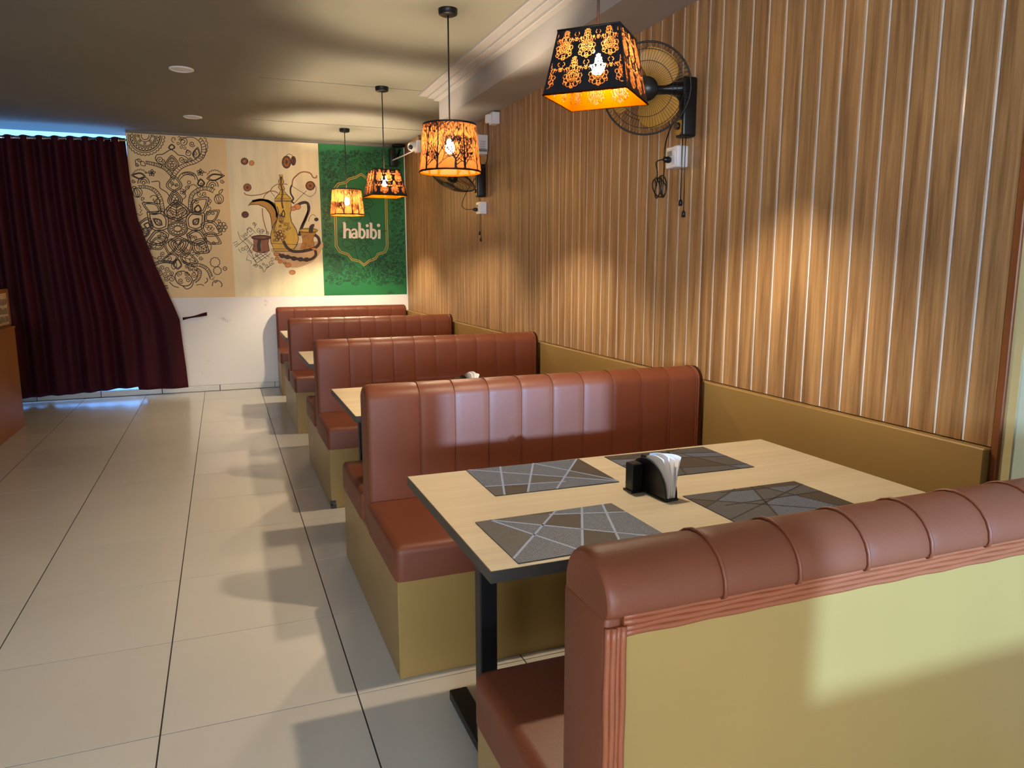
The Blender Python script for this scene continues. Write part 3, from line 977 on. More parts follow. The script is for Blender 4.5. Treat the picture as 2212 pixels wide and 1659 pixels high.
for q in range(26):
    a = q * .95
    coil.append((-.06 - .02 * math.sin(q * .7), .10 + .028 * math.cos(a) + .01 * math.sin(q), -.13 + .05 * math.sin(a) + .008 * math.cos(q * 1.3)))
coil += [(-.05, .08, -.05), (-.09, .02, 0), (-.075, .03, .08), (-.045, .03, .16)]
socket((XW, 3.165, 1.93), .05, 'white power socket with bundled black lead below the near fan', coil)
socket((XW, 6.09, 1.895), .05, 'white power socket with black plug below the tilted fan', [(-.105, .006, -.012), (-.14, .1, -.005), (-.15, .17, .04), (-.12, .13, .14), (-.08, .03, .24), (-.05, .01, .26)])

# small white plug box under the soffit, chime unit and its cable
t = thing('plug_box', 'small white socket box with white plug tucked under the soffit', 'socket', (XW, 5.76, 2.565))
MB().box(-.06, 0, -.045, .045, -.045, .045, b=.003).build('socket_box', 'white_plastic', t)
MB().box(-.095, -.058, -.01, .04, -.035, .03, b=.008).build('plug', 'white_plastic', t)
cab = [(-.078, .015, -.033), (-.075, .02, -.14), (-.07, .04, -.24), (-.06, .10, -.31), (-.05, .20, -.35), (-.06, .27, -.30), (-.06, .29, -.22)]
MB().tube(ipol(cab, 5), .0042, 6).build('lead', 'black_plastic', t)
t = thing('chime_unit', 'white vented chime unit on the wood wall beside the drum lamp', 'chime', (XW, 6.03, 2.40))
MB().box(-.105, 0, -.05, .05, -.078, .078, b=.006).build('case', 'white_plastic', t)
v = MB()
for q in range(5): v.box(-.075, -.03, -.0515, -.0495, .022 - q * .014, .026 - q * .014)
v.build('vent_slots', 'grey_plastic', t)
MB().box(-.09, -.015, -.0525, -.0495, -.058, -.038, b=.001).build('control_strip', 'grey_plastic', t)
# cctv
t = thing('security_camera', 'white dome security camera with thin conduit in the far wall corner', 'camera', (XW, 8.25, 2.705))
MB().box(-.05, 0, -.055, .055, -.06, .065, b=.004).build('junction_box', 'white_plastic', t)
M = Matrix.Translation((-.05, 0, 0)) @ Matrix.Rotation(-PI / 2, 4, 'Y')
MB().lathe([(.052, 0), (.052, .03), (.05, .045), (.04, .07), (.028, .082), (0, .086)], 24).xform(M).build('dome', 'white_plastic', t)
M2 = Matrix.Translation((-.115, -.035, -.012)) @ Vector((-.6, -.75, -.2)).to_track_quat('Z', 'Y').to_matrix().to_4x4()
MB().lathe([(0, .012), (.02, .011), (.026, 0), (.026, -.02)], 20).xform(M2).build('lens', 'black_plastic', t)
MB().tube([(-.05, .055, -.03), (-.1, .3, -.05), (-.16, .62, -.065), (-.165, .78, -.07)], .008, 8).build('conduit', 'white_plastic', t)
# dark bracket high in the corner of the green mural
t = thing('wall_box', 'dark upright box on a bracket high on the green mural', 'box', (1.965, YB - .003, 2.68))
MB().box(-.035, .03, -.12, -.01, -.105, .1, b=.008).build('case', 'black_plastic', t)
MB().tube([(.03, -.06, -.05), (.06, -.05, .0), (.10, -.04, .10)], .012, 8).build('arm', 'black_metal', t)
MB().box(.02, .07, -.10, 0, -.10, -.035, b=.004).build('clamp', 'black_metal', t)
MB().lathe([(0, .118), (.075, .12), (.08, .135), (0, .14)], 20, 0, (.07, -.09)).build('top_plate', 'black_metal', t)

# ------------------------------------------------------------------ curtain
def make_curtain():
    t = thing('curtain', 'dark maroon curtain hung on chrome grommets across the doorway', 'curtain', (XO, 8.93, 0))
    nz, nx = 60, 500
    xl = -3.5
    def xr(z):
        P = [(2.76, -.862), (2.3, -.845), (1.9, -.80), (1.4, -.66), (1.0, -.52), (.83, -.465), (.6, -.455), (.3, -.435), (.06, -.425)]
        for (za, a), (zb, b) in zip(P, P[1:]):
            if z <= za and z >= zb: return a + (b - a) * (za - z) / (za - zb)
        return P[-1][1] if z < .06 else P[0][1]
    vs_ = []
    for i in range(nz + 1):
        v = i / nz
        for j in range(nx + 1):
            s = j / nx
            hem = .10 + .045 * math.sin(1.9 + s * 5.1) * (1 if s < .915 else .2) if s < .885 else .072
            zt = 2.738 + .036 * (xl + (-.862 - xl) * s + .862) / 1.108
            z = zt + (hem - zt) * v
            R_ = xr(z)
            xp = xl + (-.862 - xl) * s + (R_ + .862) * s ** 5
            ph = 2 * PI * s * 19.4 + v * .7 * math.sin(s * 17)
            soft = (1 - .4 * v) * (1 + .35 * math.sin(s * 23 + 1.3) * min(1, v * 3))
            yy = .044 * soft * math.sin(ph) + .02 * v * math.sin(ph * .5 + 1.2) + .012 * v * math.sin(ph * .23 + 3 * v)
            if s > .915: yy = yy * (1 - .5 * (s - .915) / .085 * v) - .03 * v * math.sin(PI * (s - .915) / .085)
            vs_.append((xp - XO, yy, z))
    n1 = nx + 1
    fs = [(i * n1 + j, i * n1 + j + 1, (i + 1) * n1 + j + 1, (i + 1) * n1 + j) for i in range(nz) for j in range(nx)]
    m = MB().add(vs_, fs, 0, True)
    o = m.build('cloth', 'curtain_velvet', t)
    o.modifiers.new('thick', 'SOLIDIFY').thickness = .003
    # grommets where the cloth crosses the rod
    gm = None
    for q in range(1, 40):
        s = q * .5 / 19.4
        if s > .99: break
        x = xl + (xr(2.71) - xl) * s
        ring = MB().tube([(.021 * math.sin(2 * PI * k / 20) * .35, .021 * math.sin(2 * PI * k / 20), .021 * math.cos(2 * PI * k / 20)) for k in range(20)], .0045, 6, closed=True)
        if gm is None: gm = ring.mesh('grommet', ['chrome'])
        link('grommet', gm, t, (x - XO, 0, 2.712 + .036 * (x + .862) / 1.108))
    return t
make_curtain()
t = thing('curtain_rod', 'chrome curtain rod threaded through the maroon curtain', 'curtain rod', (-1.7, 8.93, 2.70))
MB().tube([(-1.86, 0, -.0762), (.86, 0, .0125)], .011, 12).build('tube', 'chrome', t)
br = MB().box(.70, .715, 0, .11, -.01, .01)
br.build('bracket', 'chrome', t)
# tie band on the wall
tb = []
for q in range(15):
    u = q / 14
    wv = .016 - .007 * math.sin(PI * min(1, u * 1.4)) + .006 * max(0, u - .7) * 2
    tb.append((-.44 + .255 * u, .832 + .045 * u + .01 * max(0, u - .6), wv))
m = MB()
vs_ = [(x, YB - .02 - .004 * math.sin(q), z + s * wv) for q, (x, z, wv) in enumerate(tb) for s in (-1, 1)]
vs_ += [(x, YB - .004, z) for x, y, z in vs_]
N = len(tb)
fs = [(2 * i, 2 * i + 2, 2 * i + 3, 2 * i + 1) for i in range(N - 1)]
fs += [(2 * i + 1, 2 * i + 3, 2 * N + 2 * i + 3, 2 * N + 2 * i + 1) for i in range(N - 1)]
fs += [(2 * N + 2 * i, 2 * N + 2 * i + 2, 2 * i + 2, 2 * i) for i in range(N - 1)]
fs += [(0, 1, 2 * N + 1, 2 * N), (2 * N - 2, 4 * N - 2, 4 * N - 1, 2 * N - 1)]
tag(m.add(vs_, fs, 0, True).build('tie_band', 'curtain_velvet'), 'thin dark maroon curtain tie band lying flat on the white wall', 'tie band')

# ------------------------------------------------------------------ counter and sign at the left
t = thing('counter', 'brown painted service counter beside the maroon curtain', 'counter', (-1.73, 6.0, 0))
MB().box(-.62, 0, -1.9, 1.64, 0, .875, b=.004).build('body', 'counter_paint', t)
MB().box(-.64, .004, -1.92, 1.65, .875, .9, b=.003).build('countertop', 'counter_paint', t)
t = thing('sign_board', 'brown board with cream patterned sheet standing on the counter', 'sign', (-1.775, 7.4, .9))
MB().box(-.02, 0, -.45, .355, 0, .32, b=.002).build('board', 'counter_paint', t)
sh = MB().box(0, .0025, -.43, .27, .015, .285).build('sheet', 'card_cream', t)
pr = MB()
R_ = random.Random(5)
for q in range(26):
    y = -.40 + q * .0255; h0 = .04 + .02 * R_.random()
    for z in (.03, .10, .18):
        pr.box(.0025, .0035, y, y + .008 + .006 * R_.random(), z + .01 * R_.random(), z + .05 + .015 * R_.random())
pr.build('print', 'card_dark', sh)

# ------------------------------------------------------------------ murals
def wall_pt(u, v, yp=YB):
    """photo measurement to a point on the back wall (x, z)"""
    d = r0 * ((u - 1106) / FPX) - r1 * ((v - 829.5) / FPX) + r2
    s = (yp - CAM.y) / d.y
    return (CAM.x + d.x * s, CAM.z + d.z * s)

FILL_PART = {'paint_bean': 'coffee_bean', 'paint_orange': 'bead', 'paint_hose': 'hose_bead', 'paint_copper': 'copper_pot', 'paint_gold': 'coffee_pot',
             'paint_gold_deep': 'spout', 'paint_wash': 'table_wash', 'ink_white': 'letter_dot'}

class Art:
    """flat paint on the back wall: strokes and filled shapes in tracing units"""
    def __init__(self, ox, oy, sc, rect):
        self.ox, self.oy, self.sc = ox, oy, sc
        self.rect = rect
        self.layers = {}
        self.shapes = []
        self.depth = .0030
    def P(self, x, y):
        return wall_pt(self.ox + x * self.sc, self.oy + y * self.sc)
    def lay(self, name):
        return self.layers.setdefault(name, MB())
    def stroke(self, name, pts, wd=7.0, closed=False, smooth=0):
        if smooth and len(pts) > 2:
            q = [(p[0], p[1], 0) for p in pts]
            if closed: q = q + [q[0]]
            pts = [(p.x, p.y) for p in ipol(q, smooth)]
            if closed: pts = pts[:-1]
        k = .00108 * wd / 1.0 * self.sc / .223 * 1.15
        W = [Vector((*self.P(*p), 0)) for p in pts]
        x0, x1, z0, z1 = self.rect
        self.depth += 2e-7
        m = self.lay(name)
        run = []
        def flush(run, cl=False):
            if len(run) < 2: return
            n = len(run); vs_ = []
            for i, p in enumerate(run):
                a = run[i - 1] if (i > 0 or cl) else p
                c = run[(i + 1) % n] if (i < n - 1 or cl) else p
                t = c - a
                if t.length < 1e-7: t = Vector((1, 0, 0))
                t.normalize()
                nn = Vector((-t.y, t.x, 0)) * k / 2
                vs_.append((p.x + nn.x, YB - self.depth, p.y + nn.y)); vs_.append((p.x - nn.x, YB - self.depth, p.y - nn.y))
            fs = [(2 * i, 2 * ((i + 1) % n), 2 * ((i + 1) % n) + 1, 2 * i + 1) for i in range(n if cl else n - 1)]
            m.add(vs_, fs)
        inside = [x0 + .004 < p.x < x1 - .004 and z0 + .004 < p.y < z1 - .004 for p in W]
        if all(inside): return flush(W, closed)
        if closed: W = W + [W[0]]; inside = inside + [inside[0]]
        for p, ok in zip(W, inside):
            if ok: run.append(p)
            else: flush(run); run = []
        flush(run)
    def fill(self, name, pts, smooth=0, part=None):
        if smooth:
            q = [(p[0], p[1], 0) for p in pts] + [(pts[0][0], pts[0][1], 0)]
            pts = [(p.x, p.y) for p in ipol(q, smooth)][:-1]
        self.depth += 2e-5
        part = part or FILL_PART.get(name, 'painted_shape')
        vs_ = [(x, YB - self.depth, z) for x, z in (self.P(*p) for p in pts)]
        self.shapes.append((part, name, MB().add(vs_, [tuple(range(len(vs_)))])))
    def ell(self, cx, cy, rx, ry=None, n=28, a0=0, a1=360):
        ry = rx if ry is None else ry
        full = abs(a1 - a0) >= 360
        N = n if full else n + 1
        return [(cx + rx * math.cos(math.radians(a0 + (a1 - a0) * i / n)), cy + ry * math.sin(math.radians(a0 + (a1 - a0) * i / n))) for i in range(N)]
    def circ(self, name, cx, cy, rx, ry=None, wd=6, a0=0, a1=360):
        n = max(10, int(max(rx, ry or rx) * .45) + 8)
        self.stroke(name, self.ell(cx, cy, rx, ry, n, a0, a1), wd, abs(a1 - a0) >= 360)
    def spiral(self, name, cx, cy, r, turns=1.6, a0=0, wd=6, tail=0):
        n = int(14 * turns)
        pts = [(cx + r * (1 - .85 * i / n) * math.cos(math.radians(a0) + 2 * PI * turns * i / n), cy + r * (1 - .85 * i / n) * math.sin(math.radians(a0) + 2 * PI * turns * i / n)) for i in range(n + 1)]
        self.stroke(name, pts, wd)
    def petal(self, name, base, tip, wid, wd=7, inner=1, veins=0, bulge=.45):
        b = Vector((*base, 0)); t = Vector((*tip, 0)); d = t - b; n = Vector((-d.y, d.x, 0)).normalized()
        for q in range(inner + 1):
            f = 1 - .24 * q
            bb = b + d * (.10 * q); tt = b + d * (1 - .12 * q)
            dd = tt - bb
            for s in (-1, 1):
                pts = [bb, bb + dd * .22 + n * s * wid * .40 * f, bb + dd * bulge + n * s * wid * .5 * f, bb + dd * .78 + n * s * wid * .26 * f, tt]
                self.stroke(name, [(p.x, p.y) for p in pts], wd, smooth=5)
        for q in range(veins):
            f = .25 + .5 * q / max(1, veins)
            for s in (-1, 1):
                p = b + d * f; e = b + d * (f + .16) + n * s * wid * .26
                self.stroke(name, [(p.x, p.y), (e.x, e.y)], wd * .8)
        if veins: self.stroke(name, [(b.x, b.y), ((b + d * .85).x, (b + d * .85).y)], wd * .8)
    def scallop(self, name, cx, cy, r, n, amp, wd=6, a0=0, a1=360):
        pts = []
        for i in range(n * 6 + 1):
            a = math.radians(a0 + (a1 - a0) * i / (n * 6))
            rr = r + amp * abs(math.sin(PI * i / 6))
            pts.append((cx + rr * math.cos(a), cy + rr * math.sin(a)))
        self.stroke(name, pts, wd)
    def ladder(self, name, A, B, n, wd=6):
        a = ipol([(*p, 0) for p in A], 12); b = ipol([(*p, 0) for p in B], 12)
        self.stroke(name, [(p.x, p.y) for p in a], wd); self.stroke(name, [(p.x, p.y) for p in b], wd)
        for i in range(1, n):
            p = a[int(i / n * (len(a) - 1))]; q = b[int(i / n * (len(b) - 1))]
            self.stroke(name, [(p.x, p.y), (q.x, q.y)], wd * .85)

ZM0, ZM1 = 1.064, 2.803
def mural(name, label, x0, x1, bgm, ox, oy, sc):
    t = thing(name, label, 'mural', ((x0 + x1) / 2, YB, ZM0))
    o = MB().box(x0, x1, YB - .0025, YB + .01, ZM0, ZM1).build('painted_ground', bgm, None)
    o.parent = t; o.matrix_parent_inverse = Matrix.Translation(-t.location)
    return t, Art(ox, oy, sc, (x0, x1, ZM0, ZM1))

def finish(t, art, names):
    for key, part in names.items():
        if key in art.layers:
            o = art.layers[key].build(part, key)
            o['kind'] = 'stuff'
            o.parent = t; o.matrix_parent_inverse = Matrix.Translation(-t.location)
    for part, key, m in art.shapes:
        o = m.build(part, key)
        o.parent = t; o.matrix_parent_inverse = Matrix.Translation(-t.location)

# --- tan panel with the brown henna drawing
t, A = mural('henna_mural', 'tan painted mural panel with brown henna flower line drawing next to the curtain', -.862, .127, 'mural_tan', 250, 270, .22295)
I = 'ink_brown'
for r in (38, 58, 96, 108, 148, 164): A.circ(I, 285, 105, r)
A.scallop(I, 285, 105, 178, 34, 16)
for q in range(26): A.circ(I, 285 + 130 * math.cos(q * .2417), 105 + 130 * math.sin(q * .2417), 13, wd=5)
for q in range(8): A.spiral(I, 285 + 76 * math.cos(q * .785), 105 + 76 * math.sin(q * .785), 15, 1.3, q * 60, 5)
out = [(600, 120), (680, 90), (770, 95), (845, 150), (876, 235), (850, 320), (780, 370), (700, 395), (640, 425), (590, 480), (560, 540)]
inn = [(620, 150), (690, 120), (760, 125), (815, 170), (832, 240), (812, 300), (750, 345), (670, 368), (610, 400), (555, 455), (530, 515)]
A.ladder(I, out, inn, 30)
for q in range(11):
    a = math.radians(-115 + q * 17); A.circ(I, 755 + 122 * math.cos(a), 205 + 122 * math.sin(a), 17, wd=5, a0=-115 + q * 17 - 90, a1=-115 + q * 17 + 90)
A.spiral(I, 655, 165, 48, 1.8, 200); A.spiral(I, 740, 185, 30, 1.6, 20); A.spiral(I, 770, 280, 26, 1.5, 120); A.spiral(I, 725, 330, 20, 1.5); A.spiral(I, 565, 140, 30, 1.0, 90)
A.petal(I, (770, 330), (795, 215), 70, 6, 1); A.petal(I, (715, 300), (690, 240), 50, 6, 0)
for x, y in ((605, 180), (635, 215), (670, 225), (700, 260)): A.circ(I, x, y, 12, wd=5)
A.ladder(I, [(290, 350), (400, 372), (490, 410), (560, 480)], [(292, 375), (390, 400), (470, 435), (535, 500)], 20)
A.petal(I, (548, 445), (542, 292), 130, 7, 1); A.petal(I, (545, 240), (540, 185), 62, 6, 1)
A.stroke(I, [(480, 385), (420, 370), (385, 330), (400, 290), (450, 285), (480, 270), (510, 250), (540, 240), (575, 262), (610, 292), (660, 300), (700, 330), (690, 372)], 7, smooth=6)
A.spiral(I, 430, 340, 34, 1.5, 150); A.spiral(I, 465, 350, 24, 1.4, 10); A.spiral(I, 640, 335, 30, 1.4, 40); A.spiral(I, 672, 350, 20, 1.3, 200)
for x, y in ((545, 340), (528, 365), (562, 365), (545, 390), (520, 388), (570, 388), (545, 412)): A.circ(I, x, y, 13, wd=5)
A.spiral(I, 228, 340, 22, 1.3); A.spiral(I, 206, 385, 20, 1.6); A.petal(I, (240, 360), (290, 395), 40, 6, 0); A.stroke(I, [(215, 330), (190, 345), (195, 375)], 6, smooth=4)
for cx, cy in ((350, 465), (820, 460)):
    for q in range(5): A.petal(I, (cx, cy), (cx + 36 * math.cos(q * 1.257 - 1.5), cy + 36 * math.sin(q * 1.257 - 1.5)), 24, 6, 0)
    A.stroke(I, [(cx - 70 if cx < 500 else cx + 20, cy), (cx - 20 if cx < 500 else cx + 60, cy)], 6)
for cx, cy, s in ((270, 560, 1), (937, 590, 1)):
    for r in (15, 34, 55): A.circ(I, cx, cy, r, wd=7, a0=170, a1=370)
    A.circ(I, cx, cy, 16)
A.petal(I, (290, 500), (150, 485), 60, 7, 1); A.petal(I, (880, 520), (1055, 490), 66, 7, 1)
A.scallop(I, 235, 505, 66, 6, 12, 5, 200, 330); A.scallop(I, 960, 515, 70, 7, 12, 5, 200, 340)
A.spiral(I, 172, 545, 20, 1.4); A.spiral(I, 1030, 545, 22, 1.4); A.petal(I, (1000, 665), (1038, 622), 24, 6, 0); A.petal(I, (160, 610), (200, 600), 22, 6, 0)
for cx, cy in ((212, 655), (1000, 718)):
    A.circ(I, cx, cy, 44, 46)
    for k in (-.5, 0, .5): A.stroke(I, [(cx - 20 + 20 * k, cy - 44), (cx + 50 * k, cy), (cx + 10 * k, cy + 46)], 6, smooth=4)
A.stroke(I, [(345, 552), (420, 548), (430, 610), (490, 650), (520, 690)], 7, smooth=5)
A.petal(I, (565, 650), (567, 488), 150, 7, 1); A.spiral(I, 545, 560, 20, 1.4); A.spiral(I, 592, 578, 18, 1.4); A.circ(I, 560, 602, 22, wd=6, a0=180, a1=360)
A.petal(I, (582, 800), (565, 628), 140, 8, 2)
for x, y in ((560, 715), (592, 715), (576, 740), (560, 762), (592, 762)): A.circ(I, x, y, 15, wd=5)
A.circ(I, 710, 557, 15); A.spiral(I, 690, 605, 24, 1.5, 270); A.stroke(I, [(690, 630), (660, 650), (680, 690), (650, 720)], 6, smooth=5)
for x, y in ((640, 632), (665, 640), (640, 655), (662, 660)): A.circ(I, x, y, 14, wd=5)
A.stroke(I, [(600, 520), (640, 470), (710, 455), (770, 480), (800, 545)], 7, smooth=6); A.stroke(I, [(620, 530), (660, 490), (720, 475), (760, 500), (770, 530)], 6, smooth=6)
for q in range(6): A.circ(I, 660 + q * 20, 478 - 6 * math.sin(q), 11, wd=5)
A.petal(I, (830, 600), (822, 520), 70, 7, 1); A.spiral(I, 832, 570, 18, 1.3)
A.scallop(I, 750, 620, 36, 6, 10, 5, 180, 350)
A.ladder(I, [(215, 590), (310, 592), (390, 625), (445, 700), (470, 800), (475, 850)], [(225, 612), (300, 615), (370, 650), (415, 715), (435, 800), (440, 850)], 22)
A.ladder(I, [(965, 625), (880, 598), (790, 615), (725, 668), (705, 750), (708, 860)], [(945, 658), (870, 630), (800, 648), (755, 690), (740, 760), (740, 860)], 24)
A.spiral(I, 375, 720, 45, 1.1, 200); A.spiral(I, 410, 745, 36, 1.2, 160); A.spiral(I, 265, 715, 22, 1.2, 90); A.stroke(I, [(265, 740), (300, 755), (380, 755), (430, 770)], 6, smooth=5)
A.petal(I, (440, 850), (255, 755), 110, 7, 1); A.petal(I, (730, 850), (900, 700), 150, 7, 1); A.petal(I, (790, 850), (800, 770), 70, 7, 1)
A.stroke(I, [(225, 770), (245, 800), (230, 815), (255, 825), (235, 850), (260, 860), (235, 878), (215, 860), (190, 870)], 6)
for q in range(6): A.circ(I, 895 + 16 * math.sin(q * 1.4), 720 + q * 18, 16, wd=5, a0=-100, a1=100)
A.spiral(I, 810, 670, 30, 1.3, 10); A.spiral(I, 860, 668, 26, 1.3, 40); A.spiral(I, 780, 740, 24, 1.3)
# main lotus
A.petal(I, (597, 930), (585, 728), 250, 8, 1, 4); A.petal(I, (575, 900), (495, 795), 90, 6, 0, 3); A.petal(I, (620, 900), (690, 795), 90, 6, 0, 3)
A.circ(I, 600, 1005, 96, 72, 8); A.circ(I, 600, 1005, 84, 60, 6); A.circ(I, 600, 1005, 36, 26, 6)
for q in range(13): A.circ(I, 600 + 60 * math.cos(q * .4833), 1005 + 43 * math.sin(q * .4833), 15, 13, 5)
A.petal(I, (505, 1000), (303, 845), 190, 8, 1, 0, .55); A.petal(I, (695, 1000), (860, 855), 190, 8, 1, 0, .55)
A.petal(I, (450, 970), (360, 905), 60, 6, 1, 2); A.petal(I, (750, 965), (808, 905), 60, 6, 1, 2)
A.petal(I, (515, 1060), (300, 1135), 150, 8, 1, 0, .5); A.petal(I, (690, 1060), (888, 1130), 150, 8, 1, 0, .5)
A.petal(I, (605, 1075), (612, 1262), 190, 8, 2, 0, .4); A.petal(I, (605, 1090), (606, 1170), 60, 6, 0)
A.petal(I, (545, 1100), (520, 1262), 130, 7, 1); A.petal(I, (665, 1100), (690, 1275), 140, 7, 1); A.spiral(I, 672, 1205, 28, 1.8)
A.petal(I, (480, 1120), (312, 1190), 120, 7, 1, 2); A.petal(I, (745, 1130), (905, 1235), 150, 8, 1, 4)
A.petal(I, (865, 930), (1006, 825), 110, 7, 1); A.spiral(I, 895, 850, 26, 1.4); A.spiral(I, 938, 850, 22, 1.4)
A.petal(I, (825, 960), (1030, 1062), 150, 7, 1, 0, .5); A.petal(I, (855, 1060), (1025, 1148), 120, 7, 1)
for q in range(6): A.circ(I, 1030 + 30 * math.cos(q * 1.05), 990 + 30 * math.sin(q * 1.05), 20, wd=6)
for x, y in ((880, 985), (915, 990), (900, 1012), (935, 1012)): A.petal(I, (x - 15, y), (x + 22, y - 8), 26, 5, 0)
A.spiral(I, 1000, 940, 24, 1.2, 200); A.spiral(I, 950, 1140, 18, 1.4)
A.petal(I, (365, 985), (215, 960), 150, 8, 1, 0, .5); A.petal(I, (340, 980), (270, 965), 60, 6, 1); A.petal(I, (330, 1050), (215, 1030), 90, 7, 1)
A.scallop(I, 430, 1140, 150, 14, 12, 5, 100, 220); A.scallop(I, 860, 1180, 60, 8, 10, 5, -60, 70)
for x, y, r, a in ((705, 1065, 26, 0), (740, 1085, 20, 90), (770, 1095, 22, 180), (450, 1060, 24, 40), (420, 1085, 20, 200), (480, 1085, 18, 0), (340, 1160, 22, 0), (345, 1195, 18, 100), (525, 920, 22, 0), (560, 905, 18, 120), (620, 920, 20, 30), (655, 935, 22, 200), (745, 1230, 34, 0), (800, 1250, 24, 90), (825, 1290, 22, 0), (520, 1300, 28, 200), (455, 1250, 26, 50), (430, 1290, 30, 10)):
    A.spiral(I, x, y, r, 1.5, a)
A.petal(I, (610, 1270), (440, 1320), 90, 7, 1); A.petal(I, (620, 1270), (800, 1330), 110, 7, 1, 2)
A.petal(I, (600, 1400), (600, 1290), 80, 7, 1); A.petal(I, (560, 1400), (575, 1310), 50, 6, 0)
A.ladder(I, [(350, 1350), (420, 1318), (500, 1312), (570, 1330)], [(365, 1372), (430, 1342), (500, 1336), (560, 1352)], 20)
A.ladder(I, [(640, 1300), (720, 1345), (820, 1345), (900, 1390), (940, 1470)], [(650, 1330), (730, 1372), (810, 1370), (880, 1412), (918, 1500)], 22)
for x, y, r, a in ((400, 1400, 30, 0), (450, 1385, 28, 90), (500, 1400, 30, 10), (430, 1440, 28, 180), (480, 1450, 30, 0), (545, 1440, 26, 60), (540, 1490, 36, 200), (490, 1490, 26, 0), (620, 1440, 30, 100), (690, 1440, 26, 0), (700, 1500, 30, 200), (630, 1510, 28, 30), (720, 1395, 20, 0), (770, 1400, 30, 90), (760, 1450, 30, 0), (690, 1370, 20, 10), (740, 1360, 16, 0)):
    A.spiral(I, x, y, r, 1.6, a)
A.stroke(I, [(655, 1415), (600, 1425), (575, 1470), (600, 1530), (660, 1560), (720, 1545), (740, 1490), (700, 1440), (655, 1415)], 8, smooth=6)
A.stroke(I, [(650, 1560), (690, 1590), (740, 1560), (755, 1500)], 7, smooth=6); A.stroke(I, [(520, 1520), (560, 1560), (610, 1575)], 7, smooth=5)
A.ladder(I, [(790, 1385), (830, 1420), (815, 1490), (770, 1530)], [(770, 1400), (795, 1430), (785, 1480), (755, 1510)], 12)
for cx, cy, r, n in ((962, 1330, 42, 9), (985, 1412, 34, 8)): A.scallop(I, cx, cy, r, n, 6, 6)
A.circ(I, 1058, 1392, 18); A.stroke(I, [(1048, 1392), (1070, 1390)], 5); A.stroke(I, [(860, 1535), (890, 1510), (880, 1480)], 7, smooth=4); A.stroke(I, [(780, 1550), (830, 1545), (855, 1560)], 6, smooth=4)
A.stroke(I, [(930, 1500), (960, 1470), (945, 1510), (990, 1500), (940, 1525), (935, 1560)], 7); A.stroke(I, [(960, 1530), (1000, 1510), (1030, 1545), (1020, 1570)], 7, smooth=4)
A.stroke(I, [(455, 1560), (505, 1558)], 8); A.stroke(I, [(460, 1580), (510, 1578)], 8)
finish(t, A, {I: 'line_art'})

# --- cream panel with the coffee pot
t, A = mural('coffee_pot_mural', 'cream painted mural panel with golden coffee pot, cups and pipe hose', .127, 1.117, 'mural_cream', 480, 290, .217)
K = 'ink_black'
A.fill('paint_wash', [(480, 1140), (760, 1085), (985, 1068), (1000, 1130), (940, 1230), (860, 1290), (700, 1330), (560, 1250)], 4)
spout = [(258, 712), (300, 665), (380, 645), (460, 655), (520, 690), (550, 760), (552, 830), (520, 890), (495, 935), (490, 860), (475, 790), (430, 730), (360, 700), (300, 700)]
A.fill('paint_gold_deep', spout); A.stroke(K, spout, 6, True)
A.stroke('paint_bean', [(300, 668), (400, 652), (490, 690), (540, 760), (545, 830)], 22, smooth=5)
body = [(522, 665), (685, 668), (690, 740), (676, 800), (690, 870), (738, 950), (760, 1040), (742, 1100), (716, 1140), (708, 1165), (520, 1165), (512, 1140), (486, 1080), (480, 1010), (500, 930), (545, 850), (552, 790), (532, 720)]
A.fill('paint_gold', body); A.stroke(K, body, 6, True)
dome = [(520, 668), (525, 640), (560, 600), (582, 560), (558, 530), (570, 500), (560, 470), (576, 440), (568, 405), (602, 405), (600, 440), (612, 470), (602, 500), (622, 545), (612, 562), (642, 600), (685, 640), (686, 668)]
A.fill('paint_gold', dome, part='pot_lid'); A.stroke(K, dome, 6, True)
for a, b_ in (((525, 640), (685, 640)), ((520, 655), (686, 657)), ((560, 600), (642, 600)), ((575, 550), (618, 550)), ((560, 500), (605, 500)), ((572, 440), (600, 440)), ((486, 1085), (748, 1100)), ((512, 1140), (716, 1142))): A.stroke(K, [a, b_], 4)
A.stroke('paint_bean', [(588, 420), (585, 500), (600, 580), (592, 660), (605, 740)], 15, smooth=4)
A.stroke('paint_bean', [(545, 720), (560, 780), (540, 870), (510, 950)], 8, smooth=4)
R_ = random.Random(11)
for q in range(34):
    x = 590 + R_.uniform(-1, 1) * 55 * (1 + .5 * (q % 3)); y = 800 + q * 8
    x = min(max(x, 520 if y > 930 else 575), 720 if y > 930 else 668)
    A.spiral('paint_copper' if q % 2 else K, x, y, R_.uniform(10, 22), 1.5, R_.uniform(0, 360), 4)
A.petal(K, (605, 830), (610, 750), 34, 5, 1)
for x, y in ((555, 985), (590, 1000), (560, 1025), (600, 1035), (545, 1050), (575, 970)): A.circ('paint_bean', x, y, 16, wd=8)
# handle
A.stroke('paint_hose', [(765, 1010), (790, 930), (830, 840), (862, 750), (845, 685), (780, 688), (700, 745)], 27, smooth=8)
A.stroke('paint_copper', [(795, 905), (828, 842), (852, 770), (848, 710)], 10, smooth=6)
for cx, cy, rx, ry in ((748, 722, 34, 28), (708, 740, 28, 20)):
    A.fill('paint_orange', A.ell(cx, cy, rx, ry)); A.circ(K, cx, cy, rx, ry, 4)
